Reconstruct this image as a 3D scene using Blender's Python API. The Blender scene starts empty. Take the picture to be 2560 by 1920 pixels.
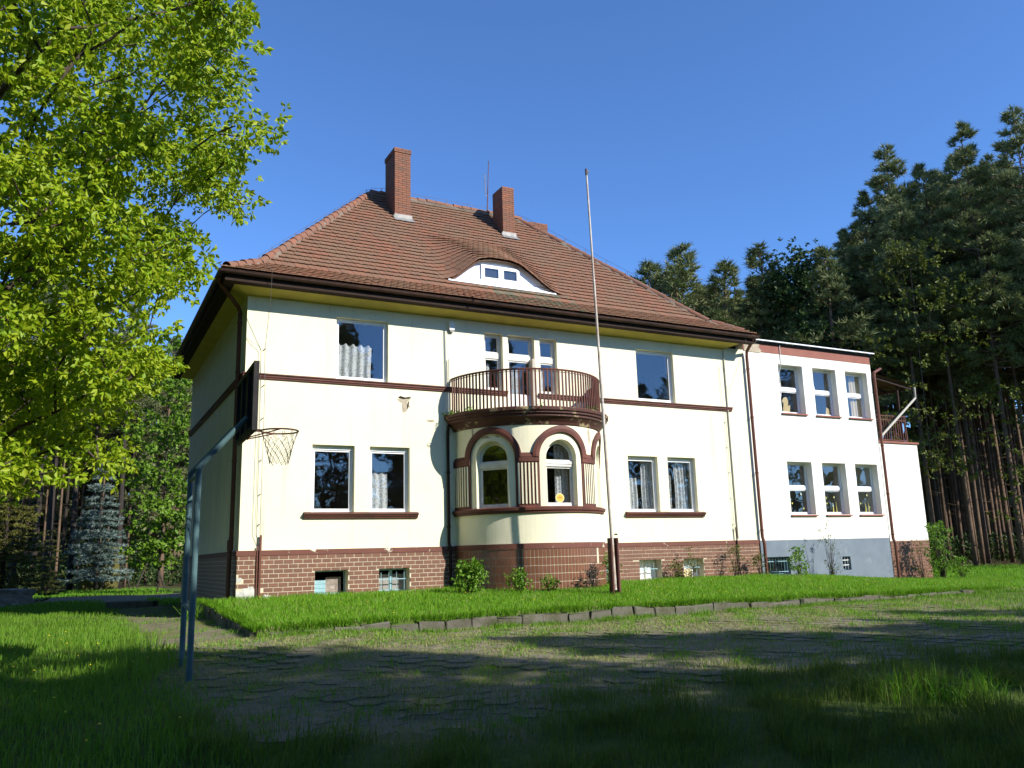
import bpy, bmesh, math, random
import numpy as np
from mathutils import Vector, Matrix
sc = bpy.context.scene
col = sc.collection
R_ = math.radians
PI = math.pi
# ---------------------------------------------------------------- camera
CAM = Vector((-3.409, -20.227, 0.80))
def cam_axes(yaw, pitch, roll):
    cy, sy, cp, sp = math.cos(yaw), math.sin(yaw), math.cos(pitch), math.sin(pitch)
    f = Vector((sy*cp, cy*cp, sp)); r = Vector((cy, -sy, 0)); u = r.cross(f)
    c, s = math.cos(roll), math.sin(roll)
    return f, r*c+u*s, u*c-r*s
F_, RT, UP = cam_axes(R_(27.651), R_(11.652), R_(-1.625))
cd = bpy.data.cameras.new('camera'); cam = bpy.data.objects.new('camera', cd); col.objects.link(cam)
m = Matrix((RT, UP, -F_)).transposed().to_4x4(); m.translation = CAM
cam.matrix_world = m
cd.sensor_width = 36; cd.lens = 2092.8/2560*36; cd.clip_end = 2000; cd.clip_start = .1
sc.camera = cam
# ---------------------------------------------------------------- sky, sun, exposure
SUN_A, SUN_E = R_(33), R_(33)
sd = Vector((math.sin(SUN_A)*math.cos(SUN_E), -math.cos(SUN_A)*math.cos(SUN_E), math.sin(SUN_E)))
w = bpy.data.worlds.new('World'); sc.world = w; w.use_nodes = True
nt = w.node_tree; bg = nt.nodes['Background']
sky = nt.nodes.new('ShaderNodeTexSky'); sky.sky_type = 'NISHITA'; sky.sun_disc = False
sky.sun_elevation = SUN_E; sky.sun_rotation = math.atan2(sd.x, sd.y)
sky.altitude = 100; sky.air_density = 0.8; sky.dust_density = 0.0; sky.ozone_density = 10.0
nt.links.new(sky.outputs[0], bg.inputs[0]); bg.inputs[1].default_value = 0.15
sl = bpy.data.lights.new('sun', 'SUN'); sl.energy = 4.3; sl.angle = R_(.53); sl.color = (1, .95, .86)
so = bpy.data.objects.new('sun', sl); col.objects.link(so)
so.rotation_euler = (-sd).to_track_quat('-Z', 'Y').to_euler(); so.location = sd*60
sc.view_settings.view_transform = 'Standard'; sc.view_settings.look = 'None'
sc.view_settings.exposure = 0.78; sc.view_settings.gamma = 1
# ---------------------------------------------------------------- helpers
def tag(o, label=None, cat=None, group=None, kind=None):
    if label: o['label'] = label
    if cat: o['category'] = cat
    if group: o['group'] = group
    if kind: o['kind'] = kind
    return o
def empty(name, loc=(0, 0, 0), rz=0, label=None, cat=None, group=None, parent=None):
    o = bpy.data.objects.new(name, None); col.objects.link(o)
    o.location = loc; o.rotation_euler = (0, 0, rz); o.empty_display_size = .2
    if parent: o.parent = parent
    return tag(o, label, cat, group)
class MB:
    def __init__(s): s.v = []; s.f = []; s.c = []; s.rv = 0.0
    def add(s, vs, fs):
        n = len(s.v); s.v += [tuple(p) for p in vs]
        s.f += [tuple(i+n for i in f) for f in fs]; s.c += [s.rv]*len(fs)
        return s
    def quad(s, a, b, c, d): return s.add((a, b, c, d), ((0, 1, 2, 3),))
    def box(s, x0, x1, y0, y1, z0, z1):
        return s.add(((x0,y0,z0),(x1,y0,z0),(x1,y1,z0),(x0,y1,z0),(x0,y0,z1),(x1,y0,z1),(x1,y1,z1),(x0,y1,z1)),
            ((0,3,2,1),(4,5,6,7),(0,1,5,4),(1,2,6,5),(2,3,7,6),(3,0,4,7)))
    def tube(s, pts, r, n=8, cap=True):
        P = [Vector(p) for p in pts]; k = len(P); rs = r if isinstance(r, (list, tuple)) else [r]*k
        vs = []; prev = None
        for i, p in enumerate(P):
            d = (P[min(i+1, k-1)]-P[max(i-1, 0)])
            d = d.normalized() if d.length > 1e-9 else Vector((0, 0, 1))
            if prev is None: a = d.orthogonal().normalized()
            else:
                a = prev-d*prev.dot(d); a = a.normalized() if a.length > 1e-6 else d.orthogonal().normalized()
            prev = a; b = d.cross(a)
            for j in range(n):
                t = 2*PI*j/n; vs.append(p+(a*math.cos(t)+b*math.sin(t))*rs[i])
        fs = [(i*n+j, i*n+(j+1) % n, (i+1)*n+(j+1) % n, (i+1)*n+j) for i in range(k-1) for j in range(n)]
        if cap: fs += [tuple(range(n))[::-1], tuple((k-1)*n+j for j in range(n))]
        return s.add(vs, fs)
    def prism(s, poly, T, d):           # poly in (u,v); T(u,v,w)->xyz ; extruded 0..d
        n = len(poly)
        vs = [T(u, v, 0) for u, v in poly]+[T(u, v, d) for u, v in poly]
        return s.add(vs, [tuple(range(n)), tuple(range(2*n-1, n-1, -1))]+[(i, n+i, n+(i+1) % n, (i+1) % n) for i in range(n)])
    def ring(s, outer, inner, T, d):    # closed outlines of equal length
        n = len(outer)
        vs = [T(u, v, 0) for u, v in outer]+[T(u, v, 0) for u, v in inner]+[T(u, v, d) for u, v in outer]+[T(u, v, d) for u, v in inner]
        fs = []
        for i in range(n):
            j = (i+1) % n
            fs += [(i, j, n+j, n+i), (2*n+j, 2*n+i, 3*n+i, 3*n+j), (i, 2*n+i, 2*n+j, j), (n+j, 3*n+j, 3*n+i, n+i)]
        return s.add(vs, fs)
    def grid(s, us, vs_, fn):
        nv = len(vs_)
        V = [fn(u, v) for u in us for v in vs_]
        return s.add(V, [(i*nv+j, (i+1)*nv+j, (i+1)*nv+j+1, i*nv+j+1) for i in range(len(us)-1) for j in range(nv-1)])
    def build(s, name, mat, parent=None, smooth=False, loc=None, fix=True):
        me = bpy.data.meshes.new(name); me.from_pydata(s.v, [], s.f)
        if fix:
            bm = bmesh.new(); bm.from_mesh(me); bmesh.ops.recalc_face_normals(bm, faces=bm.faces); bm.to_mesh(me); bm.free()
        if any(s.c):
            at = me.attributes.new('rnd', 'FLOAT', 'FACE'); at.data.foreach_set('value', s.c)
        me.materials.append(mat)
        if smooth: me.polygons.foreach_set('use_smooth', [True]*len(me.polygons))
        o = bpy.data.objects.new(name, me); col.objects.link(o)
        if parent: o.parent = parent
        if loc: o.location = loc
        return o
def np_mesh(name, V, loops, totals, mat, parent=None, rnd=None, normals_smooth=False):
    me = bpy.data.meshes.new(name)
    me.vertices.add(len(V)); me.vertices.foreach_set('co', np.ascontiguousarray(V, dtype=np.float32).ravel())
    me.loops.add(len(loops)); me.loops.foreach_set('vertex_index', np.ascontiguousarray(loops, dtype=np.int32))
    me.polygons.add(len(totals)); st = np.concatenate([[0], np.cumsum(totals)[:-1]]).astype(np.int32)
    me.polygons.foreach_set('loop_start', st); me.polygons.foreach_set('loop_total', np.asarray(totals, dtype=np.int32))
    me.update(calc_edges=True)
    if rnd is not None:
        at = me.attributes.new('rnd', 'FLOAT', 'FACE'); at.data.foreach_set('value', np.asarray(rnd, dtype=np.float32))
    me.materials.append(mat)
    o = bpy.data.objects.new(name, me); col.objects.link(o)
    if parent: o.parent = parent
    return o
def copy_tree(o, parent=None):
    c = o.copy(); col.objects.link(c); c.parent = parent
    for ch in list(o.children): copy_tree(ch, c)
    return c
def smooth(a, b, x):
    t = min(1, max(0, (x-a)/(b-a))); return t*t*(3-2*t)
# ---------------------------------------------------------------- materials
def mat(name, c, rough=.8, var=None, vs=3., bump=0., bs=40., spec=.3, rnd=None, metal=0., stain=None, stain_s=1.2, stain_t=(.5, .65), transl=None, mixrnd=.25, strain=None):
    """c base colour; var second colour mixed by noise; rnd third colour by per-piece random; stain colour in blotches"""
    M = bpy.data.materials.new(name); M.use_nodes = True; t = M.node_tree; N = t.nodes; L = t.links
    b = N['Principled BSDF']; b.inputs['Roughness'].default_value = rough; b.inputs['Metallic'].default_value = metal
    b.inputs['Specular IOR Level'].default_value = spec
    tc = N.new('ShaderNodeNewGeometry').outputs['Position']
    def mixc(fac, a, bb):
        mx = N.new('ShaderNodeMix'); mx.data_type = 'RGBA'
        for sck, v in ((0, fac), (6, a), (7, bb)):
            if hasattr(v, 'node'): L.new(v, mx.inputs[sck])
            else: mx.inputs[sck].default_value = v if sck == 0 else (*v, 1)
        return mx.outputs[2]
    def noise(sc_, det=5., ro=.6, vec=None):
        n = N.new('ShaderNodeTexNoise'); n.inputs['Scale'].default_value = sc_; n.inputs['Detail'].default_value = det
        n.inputs['Roughness'].default_value = ro; L.new(vec or tc, n.inputs['Vector']); return n.outputs[0]
    def ramp(v, a, bb):
        r = N.new('ShaderNodeMapRange'); r.inputs[1].default_value = a; r.inputs[2].default_value = bb; L.new(v, r.inputs[0]); return r.outputs[0]
    cur = c
    if var: cur = mixc(ramp(noise(vs), .35, .65), cur, var)
    if rnd:
        oi = N.new('ShaderNodeObjectInfo'); at = N.new('ShaderNodeAttribute'); at.attribute_name = 'rnd'
        ad = N.new('ShaderNodeMath'); ad.operation = 'ADD'; L.new(oi.outputs['Random'], ad.inputs[0]); L.new(at.outputs['Fac'], ad.inputs[1])
        fr = N.new('ShaderNodeMath'); fr.operation = 'FRACT'; L.new(ad.outputs[0], fr.inputs[0])
        cur = mixc(fr.outputs[0], cur, rnd)
    if stain: cur = mixc(ramp(noise(stain_s, 8, .68), *stain_t), cur, stain)
    if strain:                       # vertical dirt runs
        mp = N.new('ShaderNodeMapping'); mp.inputs['Scale'].default_value = (3.2, 3.2, .18); L.new(tc, mp.inputs[0])
        cur = mixc(ramp(noise(1.0, 6, .65, mp.outputs[0]), .56, .8), cur, strain)
    if hasattr(cur, 'node'): L.new(cur, b.inputs['Base Color'])
    else: b.inputs['Base Color'].default_value = (*cur, 1)
    if bump:
        bp = N.new('ShaderNodeBump'); bp.inputs['Strength'].default_value = bump; bp.inputs['Distance'].default_value = .02
        L.new(noise(bs, 6, .65), bp.inputs['Height']); L.new(bp.outputs[0], b.inputs['Normal'])
    if transl:
        tr = N.new('ShaderNodeBsdfTranslucent'); ms = N.new('ShaderNodeMixShader'); ms.inputs[0].default_value = transl
        if hasattr(cur, 'node'): L.new(cur, tr.inputs[0])
        else: tr.inputs[0].default_value = (*cur, 1)
        L.new(b.outputs[0], ms.inputs[1]); L.new(tr.outputs[0], ms.inputs[2]); L.new(ms.outputs[0], N['Material Output'].inputs[0])
    return M
def glass_mat(name, boost=2.2, tint=(.95, .96, .96)):
    M = bpy.data.materials.new(name); M.use_nodes = True; t = M.node_tree; N = t.nodes; L = t.links
    N.remove(N['Principled BSDF'])
    ge = N.new('ShaderNodeNewGeometry'); dt = N.new('ShaderNodeVectorMath'); dt.operation = 'DOT_PRODUCT'; L.new(ge.outputs['Normal'], dt.inputs[0]); L.new(ge.outputs['Incoming'], dt.inputs[1])
    def mth(op, a, b):
        q = N.new('ShaderNodeMath'); q.operation = op
        for k, v in ((0, a), (1, b)):
            if hasattr(v, 'node'): L.new(v, q.inputs[k])
            elif v is not None: q.inputs[k].default_value = v
        return q.outputs[0]
    om = mth('SUBTRACT', 1., mth('ABSOLUTE', dt.outputs['Value'], None)); sch = mth('MULTIPLY_ADD', mth('POWER', om, 5.), .96); sch.node.inputs[2].default_value = .042
    mu = mth('MULTIPLY', sch, boost).node; mu.use_clamp = True
    tr = N.new('ShaderNodeBsdfTransparent'); tr.inputs[0].default_value = (*tint, 1)
    gl = N.new('ShaderNodeBsdfGlossy'); gl.inputs['Roughness'].default_value = .01
    g = N.new('ShaderNodeNewGeometry'); nz = N.new('ShaderNodeTexNoise'); nz.inputs['Scale'].default_value = 2.2; nz.inputs['Detail'].default_value = 1
    L.new(g.outputs['Position'], nz.inputs['Vector'])
    bp = N.new('ShaderNodeBump'); bp.inputs['Strength'].default_value = .06; bp.inputs['Distance'].default_value = .05; L.new(nz.outputs[0], bp.inputs['Height']); L.new(bp.outputs[0], gl.inputs['Normal'])
    ms = N.new('ShaderNodeMixShader'); L.new(mu.outputs[0], ms.inputs[0]); L.new(tr.outputs[0], ms.inputs[1]); L.new(gl.outputs[0], ms.inputs[2])
    L.new(ms.outputs[0], N['Material Output'].inputs[0]); return M
def lace_mat(name, scale=18.):
    M = bpy.data.materials.new(name); M.use_nodes = True; t = M.node_tree; N = t.nodes; L = t.links
    b = N['Principled BSDF']; b.inputs['Base Color'].default_value = (.82, .85, .86, 1); b.inputs['Roughness'].default_value = .9
    g = N.new('ShaderNodeNewGeometry'); vo = N.new('ShaderNodeTexVoronoi'); vo.inputs['Scale'].default_value = scale; L.new(g.outputs['Position'], vo.inputs['Vector'])
    mr = N.new('ShaderNodeMapRange'); mr.inputs[1].default_value = .15; mr.inputs[2].default_value = .5; mr.inputs[3].default_value = .55; mr.inputs[4].default_value = .05
    L.new(vo.outputs['Distance'], mr.inputs[0])
    tl = N.new('ShaderNodeBsdfTranslucent'); tl.inputs[0].default_value = (.8, .82, .82, 1)
    m1 = N.new('ShaderNodeMixShader'); m1.inputs[0].default_value = .3; L.new(b.outputs[0], m1.inputs[1]); L.new(tl.outputs[0], m1.inputs[2])
    tr = N.new('ShaderNodeBsdfTransparent'); ms = N.new('ShaderNodeMixShader'); L.new(mr.outputs[0], ms.inputs[0]); L.new(m1.outputs[0], ms.inputs[1]); L.new(tr.outputs[0], ms.inputs[2])
    L.new(ms.outputs[0], N['Material Output'].inputs[0]); return M
BROWN = (.088, .036, .026)
X = dict(
 cream=mat('cream_render', (.84, .80, .58), .9, (.78, .74, .54), 1.3, .25, 55, stain=(.62, .58, .44), stain_s=.7, stain_t=(.62, .85), strain=(.60, .56, .42)),
 white=mat('white_render', (.85, .84, .76), .9, (.78, .77, .70), 1.1, .3, 50, stain=(.60, .60, .55), stain_s=.6, stain_t=(.6, .85), strain=(.58, .57, .50)),
 yellow=mat('yellow_soffit', (.60, .50, .11), .9, (.50, .41, .10), 2., .1, 50, stain=(.35, .24, .10), stain_s=1.6, stain_t=(.64, .72)),
 brown=mat('brown_paint', BROWN, .6, (.15, .05, .034), 2.5, .15, 60, stain=(.36, .26, .17), stain_s=2.6, stain_t=(.68, .74)),
 brown_peel=mat('peeling_brown_paint', BROWN, .65, (.075, .028, .02), 3., .3, 40, stain=(.40, .32, .18), stain_s=2.4, stain_t=(.57, .63)),
 band=mat('plinth_paint', (.165, .062, .043), .65, (.135, .05, .036), 2., .15, 50, stain=(.72, .66, .52), stain_s=3.3, stain_t=(.63, .66)),
 wood=mat('shade_darkened_board', (.024, .013, .009), .85, (.036, .019, .013), 6., .2, 30, stain=(.40, .31, .12), stain_s=2., stain_t=(.70, .76)),  # brown darkened to carry the gutter's shade on the eaves board
 brick=mat('clinker_tile', (.215, .10, .062), .5, (.18, .085, .055), 5., .1, 90, rnd=(.165, .08, .054), spec=.35),
 baytile=mat('bay_clinker_tile', (.20, .082, .045), .3, (.17, .07, .04), 5., .08, 80, rnd=(.155, .066, .038), spec=.5),
 mortar=mat('mortar', (.66, .58, .42), .95, (.54, .48, .35), 9., .2, 60),
 patch=mat('bare_plaster', (.62, .61, .56), .95, (.40, .40, .37), 7., .6, 12),
 peel=mat('bare_grey_plaster', (.50, .44, .33), .95, (.36, .30, .22), 14., .5, 30),
 tile=mat('clay_roof_tile', (.26, .108, .062), .9, (.22, .105, .064), 1.6, .25, 40, rnd=(.18, .10, .063), stain=(.19, .118, .072), stain_s=.9, stain_t=(.42, .7)),
 mosstile=mat('mossy_roof_tile', (.16, .13, .075), .9, (.23, .12, .07), 3., .3, 40, rnd=(.12, .115, .075), stain=(.28, .26, .21), stain_s=3.5, stain_t=(.62, .68)),
 ridge=mat('clay_ridge_tile', (.25, .10, .06), .85, (.19, .095, .062), 4., .2, 40, rnd=(.19, .105, .07)),
 ridgemortar=mat('ridge_mortar', (.24, .20, .155), .95, (.15, .125, .10), 6., .4, 25),
 cbrick=mat('chimney_brick', (.29, .115, .062), .9, (.23, .10, .06), 3., .2, 50, rnd=(.18, .095, .065), stain=(.13, .085, .06), stain_s=1.3, stain_t=(.55, .75)),
 cmortar=mat('chimney_mortar', (.25, .14, .10), .95, (.18, .11, .085), 6., .2, 50),
 flash=mat('zinc_flashing', (.32, .31, .29), .6, (.20, .19, .175), 5., .1, 20, metal=.3),
 pvc=mat('white_pvc', (.84, .85, .86), .35, spec=.5),
 oldwood=mat('old_white_window_paint', (.74, .74, .70), .7, (.62, .60, .54), 6., .2, 50, stain=(.34, .30, .24), stain_s=6, stain_t=(.66, .7)),
 doorwood=mat('weathered_door_paint', (.52, .47, .38), .8, (.40, .35, .27), 5., .2, 40),
 dormer=mat('dormer_white_board', (.86, .87, .90), .5, (.80, .82, .86), 3.),
 glass=glass_mat('window_glass'), lace=lace_mat('lace_curtain'), lace2=lace_mat('patterned_net_curtain', 26.),
 room=mat('room_plaster', (.30, .28, .24), .9), floor=mat('room_floor', (.12, .08, .05), .8),
 pipe=mat('rusty_brown_pipe', (.16, .058, .036), .55, (.11, .04, .027), 4., .1, 30, stain=(.24, .11, .05), stain_s=5, stain_t=(.6, .7)),
 gutter=mat('gutter_sheet', (.035, .021, .017), .5, (.085, .042, .028), 3., .1, 30, metal=.2),
 wire=mat('steel_wire', (.10, .085, .075), .6), cond=mat('grey_conduit', (.45, .43, .36), .7),
 grey=mat('grey_plinth_render', (.185, .225, .265), .9, (.15, .185, .225), 1.6, .25, 45, stain=(.27, .30, .32), stain_s=2.2, stain_t=(.58, .75)),
 pinkband=mat('red_brown_render', (.30, .125, .095), .9, (.26, .105, .08), 2.5, .2, 50),
 tin=mat('white_tin_edge', (.80, .82, .84), .4, metal=.1), felt=mat('roof_felt', (.04, .04, .04), .95),
 blue=mat('pale_blue_paint', (.085, .16, .17), .5, (.065, .125, .135), 4., .15, 30, stain=(.16, .18, .16), stain_s=4., stain_t=(.66, .72)),
 bluegrille=mat('pale_blue_grille', (.30, .48, .52), .5, (.22, .38, .43), 8.),
 pole=mat('weathered_pole_paint', (.60, .56, .50), .6, (.42, .33, .26), 3.2, .15, 30, stain=(.20, .10, .06), stain_s=3.5, stain_t=(.58, .68)),
 polered=mat('dark_red_steel', (.075, .016, .012), .55, (.045, .012, .01), 3.), polepale=mat('pale_flaking_steel', (.42, .25, .22), .6, (.20, .07, .055), 6.),
 boarddark=mat('dark_backboard', (.018, .017, .018), .8, (.03, .028, .028), 5., .2, 30), rim=mat('rusty_rim', (.10, .035, .022), .6), net=mat('net_cord', (.16, .14, .12), .9),
 concrete=mat('old_concrete', (.155, .145, .115), .95, (.11, .10, .08), 4., .5, 18, rnd=(.12, .115, .09), stain=(.07, .07, .035), stain_s=2.5, stain_t=(.48, .66)),
 paver=mat('grey_paver', (.20, .175, .125), .95, (.15, .135, .09), 6., .35, 30, rnd=(.16, .14, .10), stain=(.12, .125, .045), stain_s=1.6, stain_t=(.45, .6)),
 lampw=mat('lamp_plastic', (.82, .82, .80), .4), sticker=mat('orange_sticker', (.80, .42, .07), .5), stickred=mat('sticker_red', (.62, .14, .05), .5), stickpale=mat('sticker_rim', (.9, .72, .35), .5),
 yel=mat('yellow_paper', (.72, .66, .16), .7), paper=mat('white_paper', (.80, .80, .78), .8), tan=mat('tan_paper', (.62, .5, .27), .8), cable=mat('white_cable', (.7, .7, .68), .6),
 bark=mat('oak_bark', (.085, .062, .045), .95, (.05, .038, .03), 9., .8, 14), greybark=mat('grey_bark', (.12, .10, .085), .95, (.06, .05, .042), 7., .7, 14),
 pinebark=mat('pine_bark', (.18, .115, .07), .95, (.10, .07, .05), 2.5, .7, 12), darkbark=mat('dark_bark', (.045, .036, .03), .95, (.03, .024, .02), 7., .7, 12),
 oak=mat('oak_leaf', (.27, .42, .012), .5, (.17, .32, .010), 1.1, rnd=(.38, .45, .02), transl=.42, spec=.35),
 maple=mat('maple_leaf', (.12, .25, .014), .5, (.08, .18, .01), 1.2, rnd=(.17, .28, .025), transl=.35, spec=.3),
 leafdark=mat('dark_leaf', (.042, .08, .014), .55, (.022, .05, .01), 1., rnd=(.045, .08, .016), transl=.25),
 leafolive=mat('olive_leaf', (.10, .13, .014), .55, (.08, .11, .012), 1., rnd=(.13, .15, .02), transl=.3),
 shrub=mat('shrub_leaf', (.12, .27, .018), .5, (.09, .22, .014), 3., rnd=(.18, .31, .03), transl=.3), shrubdark=mat('red_shrub_leaf', (.05, .03, .022), .6, rnd=(.08, .06, .03)),
 pine=mat('pine_needle', (.155, .185, .06), .6, (.115, .155, .06), .5, rnd=(.245, .265, .115), transl=.12),
 pine2=mat('pine_needle_green', (.14, .17, .05), .6, (.105, .14, .045), .5, rnd=(.20, .22, .08), transl=.12),
 spruce=mat('blue_spruce_needle', (.16, .23, .20), .6, (.12, .19, .17), 2., rnd=(.25, .32, .29), transl=.1),
 conif=mat('yellow_green_needle', (.15, .16, .03), .6, (.11, .12, .024), 2., rnd=(.19, .19, .045), transl=.2),
 grass=mat('lawn_blade', (.13, .33, .012), .55, (.10, .28, .010), .9, rnd=(.20, .37, .025), transl=.42, spec=.25),
 grass2=mat('meadow_blade', (.115, .28, .012), .55, (.085, .225, .010), .8, rnd=(.19, .32, .035), transl=.4, spec=.25),
 rough=mat('shade_toned_rough_blade', (.10, .195, .018), .55, (.075, .155, .014), .8, rnd=(.16, .21, .04), transl=.4, spec=.25),  # duller copy of the grass colour, toned down for the shaded foreground
 hay=mat('dry_blade', (.36, .34, .15), .8, (.29, .29, .11), 1.5, rnd=(.30, .33, .11), transl=.25), yellowflower=mat('dandelion_yellow', (.75, .58, .02), .6),
 stone=mat('lichen_stone', (.33, .27, .23), .95, (.20, .17, .15), 5., .8, 8, stain=(.50, .46, .40), stain_s=4, stain_t=(.55, .65)),
 rot=mat('grey_timber', (.06, .05, .04), .9, (.035, .03, .025), 6., .5, 20), moss=mat('mossy_litter', (.13, .12, .03), .95, (.08, .075, .025), 5., .8, 15),
 blade_hedge=mat('fence_green', (.05, .10, .07), .7),
)
rng = random.Random(7); nr = np.random.default_rng(7)
# ================================================================ GROUND
KY = -6.4; KX = -.75
def S3(a, b, x):
    t = np.clip((x-a)/(b-a), 0, 1); return t*t*(3-2*t)
def yardz(x, y):
    x = np.asarray(x, float); y = np.asarray(y, float)
    z = np.interp(y, [-60, -20, -10, -6, 2, 8, 20, 170], [-.75, -.62, -.47, -.42, -.40, -.42, -.42, -.3])
    z = z+.13*np.exp(-((x+.3)/1.9)**2)*S3(-10, -6.6, y)*(1-S3(-2, 2, y))
    return z+.03*np.sin(x*.9+1.3)*np.cos(y*.7)+.015*np.sin(x*2.3+y*1.9)
def terrz(x, y):
    zw = np.interp(x, [-5, 15, 22, 24.5, 30], [0, 0, -.25, -.35, -.3]); zk = np.interp(x, [-1, 6, 17, 20], [-.2, -.2, -.33, -.40])
    t = np.clip((y-KY)/-KY, 0, 1); t = t*t*(3-2*t)
    return zk+(zw-zk)*t+.012*np.sin(x*1.7)*np.cos(y*2.1)
def gz(x, y):
    x = np.asarray(x, float); y = np.asarray(y, float)
    yz = yardz(x, y); tz = terrz(x, y)
    ins = ((x > KX) & (y > KY) & (y < .6)) | ((x > 0) & (y > KY) & (y < 11))
    wt = 1-S3(17, 23, x)
    return np.where(ins, yz+(tz-yz)*wt, yz)
def gz1(x, y): return float(gz(x, y))
def nz2(x, y):      # cheap smooth noise -1..1
    return (np.sin(x*1.31+y*.77)+np.sin(x*2.7-y*1.9+1.7)+np.sin(x*.53+y*3.1+.4)+np.sin(-x*4.1+y*2.3+2.))/4
def m_yard(x, y):   # paved, worn yard
    e = nz2(x, y)*.5
    a = S3(-2.6, -2.0, x+e*.6)*S3(-14.6, -12.6, y+e*2.2)*(1-S3(-6.5, -6.38, y))
    a = a*(1-S3(11, 17, x+e*2))
    b = S3(-2.6, -2.0, x+e*.6)*(1-S3(-.8, -.7, x))*S3(-8, -6.5, y)*(1-S3(15, 17, y))
    return np.maximum(a, b)
def m_sand(x, y):
    e = nz2(x*.7, y*.7)
    return S3(15.2, 16.2, y+e*.7)*(1-S3(21.5, 23, y+e*.9))*(1-S3(1, 2, x))*S3(-28, -20, x)
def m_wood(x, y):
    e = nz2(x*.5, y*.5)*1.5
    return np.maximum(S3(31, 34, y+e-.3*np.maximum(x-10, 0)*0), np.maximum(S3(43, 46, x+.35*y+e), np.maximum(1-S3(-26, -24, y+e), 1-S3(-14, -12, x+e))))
gx = np.unique(np.r_[np.linspace(-170, -14, 14), np.arange(-14, 48, .5), KX-.004, KX+.004, -.004, .004, np.linspace(48, 180, 12)])
gy = np.unique(np.r_[np.linspace(-170, -26, 12), np.arange(-26, 36, .5), KY-.004, KY+.004, .596, .604, np.linspace(36, 190, 12)])
GX, GY = np.meshgrid(gx, gy, indexing='ij'); GZ = gz(GX, GY)
V = np.stack([GX, GY, GZ], -1).reshape(-1, 3); ny = len(gy)
ii, jj = np.meshgrid(np.arange(len(gx)-1), np.arange(ny-1), indexing='ij'); a = (ii*ny+jj).ravel()
LP = np.stack([a, a+ny, a+ny+1, a+1], 1).ravel()
def ground_mat():
    M = bpy.data.materials.new('ground_soil'); M.use_nodes = True; t = M.node_tree; N = t.nodes; L = t.links
    b = N['Principled BSDF']; b.inputs['Roughness'].default_value = .97; b.inputs['Specular IOR Level'].default_value = .1
    pos = N.new('ShaderNodeNewGeometry').outputs['Position']
    def noise(s, d=6): 
        n = N.new('ShaderNodeTexNoise'); n.inputs['Scale'].default_value = s; n.inputs['Detail'].default_value = d; n.inputs['Roughness'].default_value = .65; L.new(pos, n.inputs['Vector']); return n.outputs[0]
    def mr(v, a, b2):
        r = N.new('ShaderNodeMapRange'); r.inputs[1].default_value = a; r.inputs[2].default_value = b2; L.new(v, r.inputs[0]); return r.outputs[0]
    def mix(f, A, B):
        mx = N.new('ShaderNodeMix'); mx.data_type = 'RGBA'
        for k, v in ((0, f), (6, A), (7, B)):
            if hasattr(v, 'node'): L.new(v, mx.inputs[k])
            else: mx.inputs[k].default_value = (*v, 1)
        return mx.outputs[2]
    def at(nm):
        q = N.new('ShaderNodeAttribute'); q.attribute_name = nm; return q.outputs['Fac']
    g = mix(mr(noise(2.5), .35, .65), (.05, .10, .012), (.09, .12, .03))
    y = mix(mr(noise(3.2), .4, .62), (.20, .18, .12), (.14, .13, .08)); y = mix(mr(noise(1.1, 8), .5, .62), y, (.15, .165, .045)); y = mix(mr(noise(14, 8), .55, .7), y, (.28, .25, .12))
    s = mix(mr(noise(4.), .35, .65), (.27, .19, .125), (.19, .15, .11))
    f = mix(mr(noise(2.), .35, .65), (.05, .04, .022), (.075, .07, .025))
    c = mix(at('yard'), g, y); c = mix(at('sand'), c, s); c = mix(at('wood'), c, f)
    L.new(c, b.inputs['Base Color'])
    bp = N.new('ShaderNodeBump'); bp.inputs['Strength'].default_value = .7; bp.inputs['Distance'].default_value = .05; L.new(noise(9, 9), bp.inputs['Height']); L.new(bp.outputs[0], b.inputs['Normal'])
    return M
ground = np_mesh('ground', V, LP, np.full(len(a), 4), ground_mat())
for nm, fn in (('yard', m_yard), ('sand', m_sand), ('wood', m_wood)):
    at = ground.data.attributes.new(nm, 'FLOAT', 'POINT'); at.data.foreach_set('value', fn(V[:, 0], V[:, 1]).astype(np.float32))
tag(ground, kind='structure')
# ---- kerb of rough concrete blocks
kb = MB()
kb.box(KX-.05, 18.2, KY-.03, KY+.10, -.75, -.41)
kerb = tag(kb.build('kerb', X['concrete']), kind='structure')
def rough_block(L_, D_, H_, seed):
    r = random.Random(seed); bm = bmesh.new(); bmesh.ops.create_cube(bm, size=1)
    for v in bm.verts: v.co = Vector((v.co.x*L_, v.co.y*D_, v.co.z*H_))
    bmesh.ops.bevel(bm, geom=list(bm.edges), offset=.015, segments=1, affect='EDGES')
    for v in bm.verts: v.co += Vector((r.uniform(-1, 1)*.028, r.uniform(-1, 1)*.024, r.uniform(-1, 1)*.022))
    me = bpy.data.meshes.new('kerb_stone'); bm.to_mesh(me); bm.free(); me.materials.append(X['concrete']); return me
blocks = [rough_block(.47, .15, .36, i) for i in range(7)]
x = KX+.2; i = 0
while x < 18:
    o = bpy.data.objects.new('kerb_stone', blocks[i % 7]); col.objects.link(o); o.parent = kerb
    zt = gz1(x, KY+.05)
    o.location = (x+.24, KY-.01+rng.uniform(-.025, .02), zt-.195+rng.uniform(-.045, .015)); o.rotation_euler = (rng.uniform(-.10, .10), rng.uniform(-.05, .05), rng.uniform(-.06, .06)+(PI if i % 2 else 0)); i += 1; x += .49
y = KY+.3
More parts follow.
